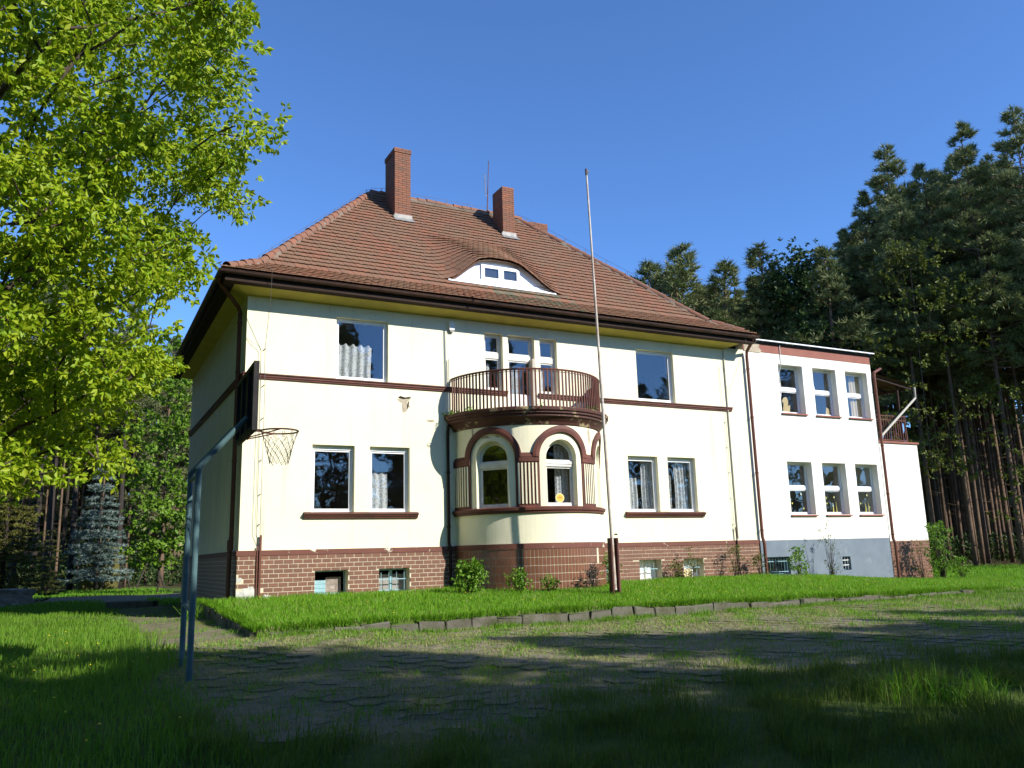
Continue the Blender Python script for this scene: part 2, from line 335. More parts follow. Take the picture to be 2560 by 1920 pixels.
while y < .4:
    o = bpy.data.objects.new('kerb_stone', blocks[i % 7]); col.objects.link(o); o.parent = kerb
    o.location = (KX+rng.uniform(-.02, .02), y, gz1(KX+.1, y)-.19+rng.uniform(-.04, .02)); o.rotation_euler = (rng.uniform(-.04, .04), rng.uniform(-.04, .04), PI/2+rng.uniform(-.06, .06)); i += 1; y += .5
# ---- hexagonal pavers in the yard, worn and half overgrown
hx = .36; cells = []
iy = 0; y = -13.4
while y < KY-.15:
    x = -1.9+(iy % 2)*hx/2
    while x < 12.5:
        if m_yard(x, y) > .55 and nz2(x*.8+3, y*.8) > -.38: cells.append((x, y))
        x += hx
    iy += 1; y += hx*.866
cells.sort(key=lambda p: (p[0]-CAM.x)**2+(p[1]-CAM.y)**2)
def hexv(cx, cy, cz, r, tx, ty, h=.05):
    vs = []
    for k in range(6):
        a_ = PI/6+k*PI/3; vs.append((cx+r*math.cos(a_), cy+r*math.sin(a_), cz+tx*r*math.cos(a_)+ty*r*math.sin(a_)))
    return vs+[(p[0], p[1], p[2]-h) for p in vs], [(0, 1, 2, 3, 4, 5)]+[(k, k+6, (k+1) % 6+6, (k+1) % 6) for k in range(6)]
hm = MB(); hm.add(*hexv(0, 0, 0, hx*.571, 0, 0)); 
hproto = hm.build('paver', X['paver'], ground); first = True
stuff = MB()
for k, (x, y) in enumerate(cells):
    z = gz1(x, y)+.004+rng.uniform(-.006, .006)
    if k < 300:
        o = hproto if first else hproto.copy()
        if not first: col.objects.link(o); o.parent = ground
        first = False; o.location = (x, y, z); o.rotation_euler = (rng.uniform(-.008, .008), rng.uniform(-.008, .008), rng.uniform(-.04, .04))
    else:
        stuff.rv = rng.random(); stuff.add(*hexv(x, y, z, hx*.571, rng.uniform(-.008, .008), rng.uniform(-.008, .008)))
tag(stuff.build('paving', X['paver'], ground), kind='stuff')
# ---- grass
def blades(name, P, h, wd, mat_, lean=.35, parent=None, wind=(.0, .0)):
    n = len(P); ang = nr.uniform(0, 2*PI, n); dx, dy = np.cos(ang), np.sin(ang)
    la = nr.uniform(0, 2*PI, n); lm = np.abs(nr.normal(0, lean, n))*h
    lx, ly = np.cos(la)*lm+wind[0]*h, np.sin(la)*lm+wind[1]*h
    V = np.empty((n, 5, 3)); w2 = wd/2
    V[:, 0] = P+np.stack([-dx*w2, -dy*w2, np.full(n, -.02)], 1); V[:, 1] = P+np.stack([dx*w2, dy*w2, np.full(n, -.02)], 1)
    V[:, 2] = P+np.stack([dx*w2*.8+lx*.35, dy*w2*.8+ly*.35, h*.6], 1); V[:, 3] = P+np.stack([-dx*w2*.8+lx*.35, -dy*w2*.8+ly*.35, h*.6], 1)
    V[:, 4] = P+np.stack([lx, ly, h*np.clip(1-lm/h*.25, .5, 1)], 1)
    b = np.arange(n)[:, None]*5; lp = (b+np.array([[0, 1, 2, 3, 3, 2, 4]])).ravel()
    rv = np.repeat(nr.random(n), 2)
    o = np_mesh(name, V.reshape(-1, 3), lp, np.tile([4, 3], n), mat_, parent, rv)
    return tag(o, kind='stuff')
def scatter(x0, x1, y0, y1, n, fn):
    x = nr.uniform(x0, x1, n); y = nr.uniform(y0, y1, n); k = nr.random(n) < fn(x, y); x, y = x[k], y[k]
    return np.stack([x, y, gz(x, y)], 1)
cxy = lambda x, y: np.hypot(x-CAM.x, y-CAM.y)
inbay = lambda x, y: (np.hypot(x-7.52, y-.1) < 2.17)
P = scatter(KX+.1, 27, KY+.05, -.06, 150000, lambda x, y: (~inbay(x, y))*np.where(x > 16, .75, 1.)*(.65+.35*(nz2(x*1.3, y*1.3) > -.3)))
P = np.r_[P, scatter(21.9, 33, -.06, 9, 16000, lambda x, y: (1-m_wood(x, y))*(~((x < 24.5) & (y > .25))))]
Q = np.r_[scatter(24, 48, -14, 18, 42000, lambda x, y: (1-m_wood(x, y))*.9), scatter(-14, 1, 9, 34, 30000, lambda x, y: (1-m_sand(x, y))*(1-m_yard(x, y))*(~((x > -.2) & (y < 11))))]
blades('far_lawn_grass', Q, nr.uniform(.06, .16, len(Q)), .026, X['grass'], .35)
E_ = np.r_[scatter(KX, 18, KY-.05, KY+.12, 9000, lambda x, y: .35+.65*(nz2(x*2, y) > -.2)), scatter(KX-.06, KX+.1, KY, .5, 3500, lambda x, y: 1.+0*x)]
E_[:, 2] = terrz(E_[:, 0], np.maximum(E_[:, 1], KY+.02))-.01
blades('edge_grass', E_, nr.uniform(.06, .15, len(E_)), .011, X['grass'], .7, wind=(-.1, -.5))
hh = nr.uniform(.05, .135, len(P))*(1+.35*nz2(P[:, 0]*.9, P[:, 1]*.9)); blades('lawn_grass', P, hh, .011, X['grass'], .35)
P = scatter(KX+.1, 27, KY+.05, -.06, 26000, lambda x, y: (~inbay(x, y))*np.clip(.35+nz2(x*1.9, y*2.3), .05, 1)); blades('dry_lawn_stalks', P, nr.uniform(.05, .15, len(P)), .006, X['hay'], .5)
P = scatter(KX-.05, 18.3, KY-.34, KY-.07, 15000, lambda x, y: np.clip(.4+nz2(x*2.1, y*3), .08, 1)); blades('kerb_weeds', P, nr.uniform(.03, .12, len(P)), .008, X['grass2'], .5)
P = scatter(-13, -1.9, -17, 12, 200000, lambda x, y: (1-m_yard(x, y))*(1-m_sand(x, y))*(1-m_wood(x, y))*np.clip(1.25-cxy(x, y)/38, .3, 1)*(.6+.4*(nz2(x, y) > -.2)))
hh = nr.uniform(.05, .14, len(P))*(1+.45*nz2(P[:, 0]*.7, P[:, 1]*.7)); hh = hh*(1+.9*S3(-3.6, -2.5, P[:, 0])*S3(-11, -9, P[:, 1])*(1-S3(-6.5, -4, P[:, 1])))
blades('meadow_grass', P, hh, .010, X['grass2'], .4)
P = scatter(-2.6, 14, -19, -11.8, 300000, lambda x, y: (1-m_yard(x, y)*.97)*np.clip(.55+1.3*nz2(x*1.5, y*1.7), .12, 1))
tall = np.clip(nz2(P[:, 0]*.55+1.1, P[:, 1]*.6+.3), 0, 1)*S3(.5, 3, P[:, 0])
hh = nr.uniform(.03, .15, len(P))*(.75+.6*(nz2(P[:, 0]*2.3, P[:, 1]*2.3) > .1))*(1+1.1*tall); blades('rough_grass', P, hh, .0065, X['rough'], .45, wind=(.12, .05))
P = scatter(12, 34, -24, KY+.3, 60000, lambda x, y: (1-m_yard(x, y)*.95)*np.clip(1.4-cxy(x, y)/30, .25, 1)*.8)
blades('rough_grass', P, nr.uniform(.05, .16, len(P)), .014, X['grass2'], .4)
P = scatter(-2.4, 17, -13.8, KY-.1, 130000, lambda x, y: m_yard(x, y)*np.clip(nz2(x*1.7, y*2.2)+.45-.42*(1-S3(-9.2, -7, y))*(x < 9), .10, 1)**1.2)
P = np.r_[P, scatter(-2.4, KX-.05, KY, 9, 12000, lambda x, y: m_yard(x, y)*np.clip(nz2(x*1.7, y*2.2)+.15, .02, 1)**1.5)]
blades('yard_weeds', P, nr.uniform(.02, .085, len(P)), .008, X['grass'], .6)
P = scatter(-2.4, 17, -14.2, KY-.02, 130000, lambda x, y: m_yard(x, y)*np.clip(nz2(x*1.1+2, y*1.6+1)+.38+.5*S3(-10, -7.5, y), .15, 1)*.9)
P = np.r_[P, scatter(KX, 18.5, KY-.16, KY+.22, 16000, lambda x, y: np.where(x > 8, 1., .5))]
blades('dry_grass', P, nr.uniform(.012, .055, len(P)), .008, X['hay'], 1.2)
fl = np.r_[scatter(0, 24, KY+.3, -.6, 260, lambda x, y: np.clip(nz2(x*.9+.5, y*1.2)+.35, 0, 1)), scatter(-8, -2.4, -14, -3, 120, lambda x, y: .6+0*x)]
fm = MB()
for p in fl:
    z0 = p[2]+nr.uniform(.07, .13); r0 = nr.uniform(.010, .017); q = 7
    fm.add([(p[0]+r0*math.cos(2*PI*k/q), p[1]+r0*math.sin(2*PI*k/q), z0+.004*(k % 2)) for k in range(q)]+[(p[0], p[1], z0+.014)], [(k, (k+1) % q, q) for k in range(q)])
tag(fm.build('dandelion_flowers', X['yellowflower'], fix=False), kind='stuff')
# ================================================================ HOUSE
HW, HD = 15.1, 10.5
house = empty('villa', (0, 0, 0), 0, 'two-storey cream villa with red tiled hip roof and round balcony bay', 'house')
def panel(mb, u0, u1, v0, v1, holes, d, T):
    us = sorted({u0, u1}|{h[0] for h in holes}|{h[1] for h in holes}); vs = sorted({v0, v1}|{h[2] for h in holes}|{h[3] for h in holes})
    hole = lambda i, j: i < 0 or j < 0 or i >= len(us)-1 or j >= len(vs)-1 or any(h[0]-1e-6 <= us[i] and us[i+1] <= h[1]+1e-6 and h[2]-1e-6 <= vs[j] and vs[j+1] <= h[3]+1e-6 for h in holes)
    for i in range(len(us)-1):
        for j in range(len(vs)-1):
            if hole(i, j): continue
            a, b, c, e = us[i], us[i+1], vs[j], vs[j+1]
            mb.quad(T(a, c, 0), T(b, c, 0), T(b, e, 0), T(a, e, 0)); mb.quad(T(a, e, d), T(b, e, d), T(b, c, d), T(a, c, d))
            if hole(i-1, j): mb.quad(T(a, c, 0), T(a, e, 0), T(a, e, d), T(a, c, d))
            if hole(i+1, j): mb.quad(T(b, e, 0), T(b, c, 0), T(b, c, d), T(b, e, d))
            if hole(i, j-1): mb.quad(T(b, c, 0), T(a, c, 0), T(a, c, d), T(b, c, d))
            if hole(i, j+1): mb.quad(T(a, e, 0), T(b, e, 0), T(b, e, d), T(a, e, d))
TF = lambda u, v, w_: (u, w_, v)            # facade: u=x v=z depth=+y
TFy = lambda y0: (lambda u, v, w_: (u, y0+w_, v))
WIN = [(1.65, 2.71, 1.97, 3.62), (3.10, 4.16, 1.97, 3.62), (10.96, 12.04, 1.97, 3.62), (12.41, 13.47, 1.97, 3.62),
       (2.20, 3.58, 5.30, 6.91), (11.47, 12.88, 5.30, 6.91), (6.36, 6.93, 5.30, 6.92), (7.09, 7.94, 4.54, 6.92), (8.11, 8.68, 5.30, 6.92)]
WR = 15.8
wl = MB(); panel(wl, 0, WR, 1.10, 7.26, WIN+[(6.0, 9.0, 1.5, 4.1)], .4, TF)
panel(wl, .4, HD-.4, 1.10, 7.26, [(1.9, 2.2, 1.5, 1.6)] and [], .4, lambda u, v, w_: (w_, u, v))
panel(wl, 0, WR, 1.10, 7.26, [], .4, lambda u, v, w_: (u, HD-w_, v))
panel(wl, .4, HD-.4, 1.10, 7.26, [], .4, lambda u, v, w_: (WR-w_, u, v))
wall = wl.build('wall', X['cream'], house)
im = MB(); im.box(.4, WR-.4, .4, HD-.4, 1.12, 1.2); im.box(.4, WR-.4, .4, HD-.4, 4.2, 4.4)
im.build('floor_slab', X['floor'], house)
im = MB(); im.box(.4, WR-.4, 4.6, 4.75, 1.2, 4.2); im.box(.4, WR-.4, 4.6, 4.75, 4.4, 7.2)  # unseen partitions added to keep the rooms behind the windows dark
for px in (4.9, 10.2):
    im.box(px, px+.12, .42, 4.6, 1.2, 4.2); im.box(px, px+.12, .42, 4.6, 4.4, 7.2)
im.box(.4, WR-.4, .4, HD-.4, 7.21, 7.3); im.build('added_partition', X['room'], house)
# ---- plinth
BW = [(1.76, 2.57, .04, .60), (3.34, 4.14, .04, .60), (9.70, 10.24, .04, .60), (11.14, 11.93, .04, .60), (12.74, 13.50, .04, .60)]
pm = MB(); PY = -.03
panel(pm, -.03, WR, -.7, 1.10, BW, .43, TFy(PY)); panel(pm, .4, HD, -.7, 1.10, [], .43, lambda u, v, w_: (-.03+w_, u, v))
panel(pm, 0, WR, -.7, 1.10, [], .4, lambda u, v, w_: (u, HD-w_, v))
plinth = pm.build('plinth', X['mortar'], house)
for q in ((-.05, 5.40, PY-.018, PY), (9.66, WR, PY-.018, PY), (-.05, -.031, .0, HD)): pb = MB(); pb.box(*q, .985, 1.104); pb.build('painted_band', X['band'], plinth)
BL, BH, JT = .225, .1045, .013
bricks = []
for row in range(13):
    z1 = .985-row*BH-.003; z0 = z1-BH+JT
    for (xa, xb) in ((-.03, 5.42), (9.64, WR)):
        k0 = int(xa/BL)-1
        for k in range(k0, int(xb/BL)+2):
            u0 = k*BL+(row % 2)*BL/2+.02; u1 = u0+BL-JT; u0, u1 = max(u0, xa), min(u1, xb)
            if u1-u0 < .03: continue
            segs = [(u0, u1, z0, z1)]
            for h in BW:
                ns = []
                for (a0, a1, b0, b1) in segs:
                    if a1 <= h[0] or a0 >= h[1] or b1 <= h[2] or b0 >= h[3]: ns.append((a0, a1, b0, b1)); continue
                    if b1-h[3] > .03: ns.append((a0, a1, h[3]+.004, b1)); continue
                    if h[0]-a0 > .03: ns.append((a0, h[0]-.004, b0, b1))
                    if a1-h[1] > .03: ns.append((h[1]+.004, a1, b0, b1))
                segs = ns
            for s_ in segs:
                xm, zm = (s_[0]+s_[1])/2, (s_[2]+s_[3])/2
                if xm < .47 and zm < .30 and not (xm < .1 and zm > .27): continue
                if xm < .12 and .40 < zm < .52: continue
                if .52 < xm < .80 and zm < .06: continue
                bricks.append(s_)
bricks.sort(key=lambda s_: (s_[0]-CAM.x)**2+CAM.y**2)
st = MB(); cache = {}
for k, (a0, a1, b0, b1) in enumerate(bricks):
    pr = .006+rng.uniform(-.002, .003)
    if k < 300:
        key = (round(a1-a0, 3), round(b1-b0, 3))
        if key not in cache:
            bm_ = MB(); hw, hh_ = key[0]/2, key[1]/2; e = .003
            bm_.add([(-hw, .02, -hh_), (hw, .02, -hh_), (hw, .02, hh_), (-hw, .02, hh_), (-hw+e, 0, -hh_+e), (hw-e, 0, -hh_+e), (hw-e, 0, hh_-e), (-hw+e, 0, hh_-e), (-hw, e, -hh_), (hw, e, -hh_), (hw, e, hh_), (-hw, e, hh_)],
                [(4, 5, 6, 7), (8, 9, 5, 4), (9, 10, 6, 5), (10, 11, 7, 6), (11, 8, 4, 7), (0, 1, 9, 8), (1, 2, 10, 9), (2, 3, 11, 10), (3, 0, 8, 11)])
            cache[key] = bm_.build('brick', X['brick'], plinth); o = cache[key]
        else:
            o = cache[key].copy(); col.objects.link(o); o.parent = plinth
        o.location = ((a0+a1)/2, PY-pr, (b0+b1)/2)
    else:
        st.rv = rng.random(); st.box(a0, a1, PY-pr, PY+.006, b0, b1)
for row in range(12):
    z1 = .985-row*BH-.003; yy_ = .02-(row % 2)*BL/2
    while yy_ < HD:
        st.rv = rng.random(); st.box(-.036, -.02, max(.0, yy_), min(HD, yy_+BL-JT), z1-BH+JT, z1); yy_ += BL
tag(st.build('brickwork', X['brick'], plinth), kind='stuff')
def ragged(cx, cz, rx, rz, n, seed, amp=.25):
    r = random.Random(seed); return [(cx+rx*math.cos(2*PI*k/n)*(1+r.uniform(-amp, amp)), cz+rz*math.sin(2*PI*k/n)*(1+r.uniform(-amp, amp))) for k in range(n)]
pp = MB(); pp.prism([(-.028, -.25), (.47, -.25), (.46, .20), (.36, .21), (.35, .30), (.12, .29), (.11, .21), (-.028, .20)], TFy(PY-.006), .005)
pp.prism([(-.028, .41), (.085, .41), (.085, .50), (-.028, .50)], TFy(PY-.006), .005); pp.prism(ragged(.66, .02, .13, .09, 9, 3), TFy(PY-.012), .011); pp.build('bare_plaster_patch', X['patch'], plinth)
# peeling plaster spots on the facade
for (cx_, cz_, rx, rz, sd_) in ((4.02, 4.86, .16, .07, 1), (4.05, 4.70, .10, .16, 2), (4.75, 4.35, .10, .03, 5)):
    pw = MB(); pw.prism(ragged(cx_, cz_, rx, rz, 11, sd_, .4), TFy(-.004-.001*sd_), .006); pw.build('peeled_plaster', X['peel'], wall)
pw = MB(); pw.prism([(3.86, 4.93), (4.0, 4.90), (4.20, 4.93), (4.16, 4.95), (4.02, 4.925), (3.9, 4.96)], TFy(-.03), .03); pw.prism([(4.10, 4.74), (4.15, 4.86), (4.13, 4.70), (4.10, 4.62)], TFy(-.02), .02); pw.build('lifted_plaster_flake', X['wood'], wall)
# ---- windows
def frame_rect(mb, x0, x1, z0, z1, w_, T, d): mb.ring([(x0, z0), (x1, z0), (x1, z1), (x0, z1)], [(x0+w_, z0+w_), (x1-w_, z0+w_), (x1-w_, z1-w_), (x0+w_, z1-w_)], T, d)
def curtain(parent, x0, x1, z0, z1, y, mt, waves=6, amp=.025, swag=0.):
    cm = MB(); us = np.linspace(x0, x1, waves*8+1); vs = np.linspace(z0, z1, 5)
    ph = rng.uniform(0, 6)
    cm.grid(us, vs, lambda u, v: (u+.01*math.sin(v*5+ph), y+amp*math.sin((u-x0)/(x1-x0)*waves*2*PI+ph)*(1.1-.3*(v-z0)/(z1-z0))+.012*math.sin(u*31+ph), v-(swag*abs(math.sin((u-x0)/(x1-x0)*waves*PI+ph)) if v > z1-.01 else 0)))
    return cm.build('curtain', mt, parent, smooth=True, fix=False)
def window(parent, x0, x1, z0, z1, y0, depth, mt, transoms=(), mullions=(), fw=.055, sash=.045, tb=.06, curt=(), top=0., bottom=0.):
    """frame mesh in the opening at y0+depth; panes and curtains are its children"""
    y = y0+depth; mb = MB(); g = .004; a, b, c, d = x0+g, x1-g, z0+g, z1-g
    frame_rect(mb, a, b, c, d, fw, TFy(y), .07)
    if top: mb.box(a+.002, b-.002, y-.012, y+.05, d-fw-top, d-fw+.01)
    if bottom: mb.box(a+.002, b-.002, y-.03, y+.05, c+fw-.02, c+fw+bottom)
    ia, ib, ic, id_ = a+fw-.004, b-fw+.004, c+fw-.004+bottom, d-fw+.004-top
    zs = [ic]+sorted(transoms)+[id_]; xs = [ia]+sorted(mullions)+[ib]
    for t in transoms: mb.box(ia, ib, y-.014, y+.062, t-tb, t+tb)
    for t in mullions: mb.box(t-.035, t+.035, y-.010, y+.058, ic, id_)
    wn = MB(); panes = []
    for i in range(len(xs)-1):
        for j in range(len(zs)-1):
            q = [xs[i]+(.03 if i else 0), xs[i+1]-(.03 if i < len(xs)-2 else 0), zs[j]+(tb-.004 if j else 0), zs[j+1]-(tb-.004 if j < len(zs)-2 else 0)]
            frame_rect(mb, *q, sash, TFy(y+.012), .045); panes.append((q[0]+sash-.006, q[1]-sash+.006, q[2]+sash-.006, q[3]-sash+.006))
    fr = mb.build('window', mt, parent)
    for q in panes:
        pn = MB(); pn.box(q[0], q[1], y+.030, y+.036, q[2], q[3]); pn.build('pane', X['glass'], fr)
    for cdef in curt: curtain(fr, *cdef)
    return fr
lc, lc2 = X['lace'], X['lace2']
y_c = .34
window(house, *WIN[0], 0, .13, X['pvc'], top=.05)
window(house, *WIN[1], 0, .13, X['pvc'], top=.05, curt=[(3.14, 3.68, 2.02, 3.00, y_c, lc, 3, .03, .04)])
window(house, *WIN[2], 0, .13, X['pvc'], top=.03, curt=[(11.0, 11.5, 2.02, 3.0, y_c, lc, 4, .03, .0), (11.62, 12.0, 2.02, 3.5, y_c, lc, 3, .03, 0)])
window(house, *WIN[3], 0, .13, X['pvc'], top=.03, curt=[(12.46, 12.72, 2.02, 3.1, y_c, lc, 3, .03, .0), (12.9, 13.4, 2.02, 3.5, y_c, lc, 4, .03, 0)])
window(house, *WIN[4], 0, .11, X['pvc'], fw=.05, curt=[(2.24, 3.24, 5.36, 6.32, y_c, lc, 5, .04, .05)])
window(house, *WIN[5], 0, .13, X['pvc'], fw=.06)
window(house, *WIN[6], 0, .14, X['oldwood'], transoms=(6.30,), tb=.075, curt=[(6.40, 6.66, 5.42, 6.12, y_c, lc2, 2, .01, 0)])
window(house, *WIN[8], 0, .14, X['oldwood'], transoms=(6.30,), tb=.075, curt=[(8.15, 8.40, 5.42, 6.12, y_c, lc2, 2, .01, 0)])
# balcony door: transom light above, glazed leaf with wooden bottom
dr = window(house, *WIN[7], 0, .14, X['oldwood'], transoms=(6.30,), tb=.08, bottom=.62, curt=[(7.15, 7.72, 5.25, 6.12, y_c, lc2, 3, .012, 0)])
dr.name = 'balcony_door'
dm = MB(); dm.box(7.98, 8.07, -.03, .0, 4.54, 6.9) if False else dm.box(7.84, 7.935, -.04, .12, 4.54, 6.28); dm.build('open_door_leaf', X['doorwood'], dr)
dm = MB()
for k in range(4): dm.box(7.165, 7.80, .120, .132, 4.60+k*.145, 4.735+k*.145)
dm.build('kick_board', X['doorwood'], dr)
# ---- sills and string course
def molding(mb, x0, x1, prof, T):       # prof: list of (out, z)
    n = len(prof); vs = [T(x0, z, -o) for o, z in prof]+[T(x1, z, -o) for o, z in prof]
    mb.add(vs, [(i, i+1, n+i+1, n+i) for i in range(n-1)]+[tuple(range(n))[::-1], tuple(range(n, 2*n)), (n-1, 0, n, 2*n-1)])
sprof = [(0, 1.82), (.05, 1.83), (.055, 1.86), (.085, 1.875), (.09, 1.90), (.13, 1.925), (.13, 1.955), (0, 1.985)]
for a, b in ((1.47, 4.36), (10.78, 13.66)):
    mb = MB(); molding(mb, a, b, sprof, TF); mb.build('window_sill', X['brown'], house)
cprof = [(0, 5.155), (.035, 5.16), (.04, 5.195), (.06, 5.205), (.062, 5.245), (.09, 5.26), (.09, 5.285), (0, 5.305)]
for a, b in ((-.06, 7.03), (8.02, 15.1)):
    mb = MB(); molding(mb, a, b, cprof, TF); mb.build('string_course', X['brown'], house)
mb = MB(); molding(mb, 0, HD-.2, cprof, lambda u, v, w_: (w_, u, v)); mb.build('string_course', X['brown'], house)
# ---- basement windows with grilles
def grille(parent, x0, x1, z0, z1, y, mt, nb, bars):
    g = MB()
    for k in range(nb):
        xx = x0+(k+.5)*(x1-x0)/nb; g.tube([(xx, y, z0+.02), (xx, y, z1-.08)], .007, 5)
    for zz in bars: g.box(x0+.005, x1-.03, y-.022, y-.008, zz-.011, zz+.011)
    return g.build('grille', mt, parent)
for k, h in enumerate(BW):
    if k == 0:
        f = MB(); frame_rect(f, h[0], h[1], h[2], h[3], .03, TFy(.22), .05); f.box(h[0]+.03, h[0]+.32, .2, .23, h[2]+.02, h[2]+.33)
        for q in range(3): f.box(h[0]+.03, h[0]+.32, .19, .2, h[2]+.05+q*.1, h[2]+.12+q*.1)
        fr = f.build('basement_window', X['bluegrille'], house)
        b_ = MB(); b_.box(h[0]+.33, h[1]-.10, .24, .26, h[2]+.02, h[2]+.40); b_.build('chipboard_cover', X['stone'], fr)
    else:
        f = MB(); frame_rect(f, h[0]+.01, h[1]-.01, h[2]+.01, h[3]-.01, .035, TFy(.24), .05); mx_ = (h[0]+h[1])/2; f.box(mx_-.03, mx_+.03, .225, .29, h[2]+.04, h[3]-.04)
        fr = f.build('basement_window', X['bluegrille'] if k == 1 else X['oldwood'], house)
        b_ = MB(); b_.box(h[0]+.04, mx_-.03, .26, .27, h[2]+.04, h[3]-(.14 if k == 1 else .04)); b_.box(mx_+.03, h[1]-.04, .26, .27, h[2]+.04, h[3]-(.14 if k == 1 else .04)); b_.build('board_panel', X['flash'] if k == 1 else X['pvc'], fr)
        grille(fr, h[0], h[1], h[2], h[3], .10, X['bluegrille'], 4 if k == 1 else 6, (h[2]+.30,))
        if k == 4:
            b_ = MB(); b_.box(h[0]+.05, h[0]+.40, .12, .14, h[2], h[2]+.26); b_.build('cardboard_sheet', X['tan'], fr)
# ================================================================ BAY
BX, BY, BR = 7.52, .10, 2.10
def B(th, r, z): return (BX+r*math.sin(th), BY-r*math.cos(th), z)
def lathe(mb, prof, t0, t1, n, close=False):
    ts = np.linspace(t0, t1, n+1); k = len(prof)
    V = [B(t, r, z) for t in ts for r, z in prof]
    mb.add(V, [(i*k+j, (i+1)*k+j, (i+1)*k+(j+1) % k, i*k+(j+1) % k) for i in range(n) for j in range(k if close else k-1)])
H_ = PI/2-.02
AC = [R_(-51), 0, R_(51)]; AH = .45; AZ0, AZS = 2.0, 3.25        # opening half width, sill, spring
bw = MB(); thk = .26
cols = {-PI/2, PI/2}
for c in AC:
    for k in range(17): cols.add(c+AH/BR*math.cos(PI*k/16))
for k in range(61): 
    t = -PI/2+PI*k/60
    if not any(abs(t-c) < AH/BR+.012 for c in AC): cols.add(t)
cols = sorted(cols); ZB, ZT = 1.10, 4.30
def arch_z(t, c): 
    q = max(0, AH**2-((t-c)*BR)**2); return AZS+math.sqrt(q)
for i in range(len(cols)-1):
    a, b = cols[i], cols[i+1]; mid = (a+b)/2; ins = [c for c in AC if abs(mid-c) < AH/BR]
    def strip(za, zb, zc, zd, r=BR): bw.quad(B(a, r, za), B(b, r, zb), B(b, r, zc), B(a, r, zd))
    ri = BR-thk
    if not ins:
        strip(ZB, ZB, ZT, ZT); strip(ZB, ZB, ZT, ZT, ri)
    else:
        c = ins[0]; strip(ZB, ZB, AZ0, AZ0); strip(arch_z(a, c), arch_z(b, c), ZT, ZT); strip(ZB, ZB, AZ0, AZ0, ri); strip(arch_z(a, c), arch_z(b, c), ZT, ZT, ri)
        bw.quad(B(a, BR, AZ0), B(b, BR, AZ0), B(b, ri, AZ0), B(a, ri, AZ0)); bw.quad(B(a, BR, arch_z(a, c)), B(b, BR, arch_z(b, c)), B(b, ri, arch_z(b, c)), B(a, ri, arch_z(a, c)))
for c in AC:
    for s_ in (-1, 1):
        t = c+s_*AH/BR; bw.quad(B(t, BR, AZ0), B(t, BR, AZS), B(t, BR-thk, AZS), B(t, BR-thk, AZ0))
bay = bw.build('bay', X['cream'], house, fix=False)
def bandarc(name, mt, c, r0, r1, z_s, pr, a0=0, a1=PI, n=24):
    mb = MB(); V = []
    for k in range(n+1):
        f = a0+(a1-a0)*k/n
        for (rr, rad) in ((r0, BR-.01), (r0, BR+pr), ((r0+r1)/2, BR+pr+.012), (r1, BR+pr), (r1, BR-.01)): V.append(B(c+rr*math.cos(f)/BR, rad, z_s+rr*math.sin(f)))
    mb.add(V, [(k*5+j, k*5+5+j, k*5+6+j, k*5+1+j) for k in range(n) for j in range(4)]+[(0, 1, 2, 3, 4), tuple(n*5+j for j in (4, 3, 2, 1, 0))])
    return mb.build(name, mt, bay)
def curvebox(mb, t0, t1, r0, r1, z0, z1, n=None):
    n = n or max(1, int(abs(t1-t0)*BR/.08)); lathe(mb, [(r0, z0), (r1, z0), (r1, z1), (r0, z1)], t0, t1, n, True)
    for t in (t0, t1): mb.quad(B(t, r0, z0), B(t, r1, z0), B(t, r1, z1), B(t, r0, z1))
for c in AC:
    bandarc('arch_molding', X['brown'], c, .63, .80, AZS, .06)
edges = [-H_]+[e for c in AC for e in (c-.63/BR, c+.63/BR)]+[H_]
for k in range(0, len(edges), 2):
    a, b = edges[k], edges[k+1]
    mb = MB(); curvebox(mb, a, b, BR-.005, BR+.05, 3.13, 3.24); lathe(mb, [(BR+.05, 3.241), (BR+.052, 3.26), (BR, 3.36), (BR-.005, 3.36)], a, b, 8)
    mb.build('impost_band', X['brown'], bay)
    mb = MB(); curvebox(mb, a, b, BR-.005, BR+.022, 2.0, 3.13); pn = mb.build('fluted_panel', X['brown'], bay)
    wdt = (b-a)*BR-.08; nf = max(4, int(wdt/.088))
    if k in (0, 6): nf = 7
    for q in range(nf):
        t = a+(.04+(q+.5)*wdt/nf)/BR; hw = .019/BR; mb = MB(); curvebox(mb, t-hw, t+hw, BR+.01, BR+.045, 2.08, 3.10, 1); mb.build('flute', X['cream'], pn)
mb = MB(); lathe(mb, [(BR-.01, 1.85), (BR+.05, 1.86), (BR+.055, 1.91), (BR+.09, 1.92), (BR+.10, 1.985), (BR+.02, 2.015), (BR-.15, 2.02)], -H_, H_, 48); mb.build('bay_sill', X['brown'], bay)
mb = MB(); lathe(mb, [(BR-.01, 4.06), (BR+.03, 4.08), (BR+.06, 4.14), (BR+.15, 4.24), (BR+.20, 4.27), (BR+.20, 4.33), (BR+.25, 4.345), (BR+.25, 4.40), (BR+.29, 4.41), (BR+.30, 4.475), (BR+.28, 4.50), (0.05, 4.515)], -PI/2, PI/2, 56); mb.build('balcony_slab', X['brown_peel'], bay)
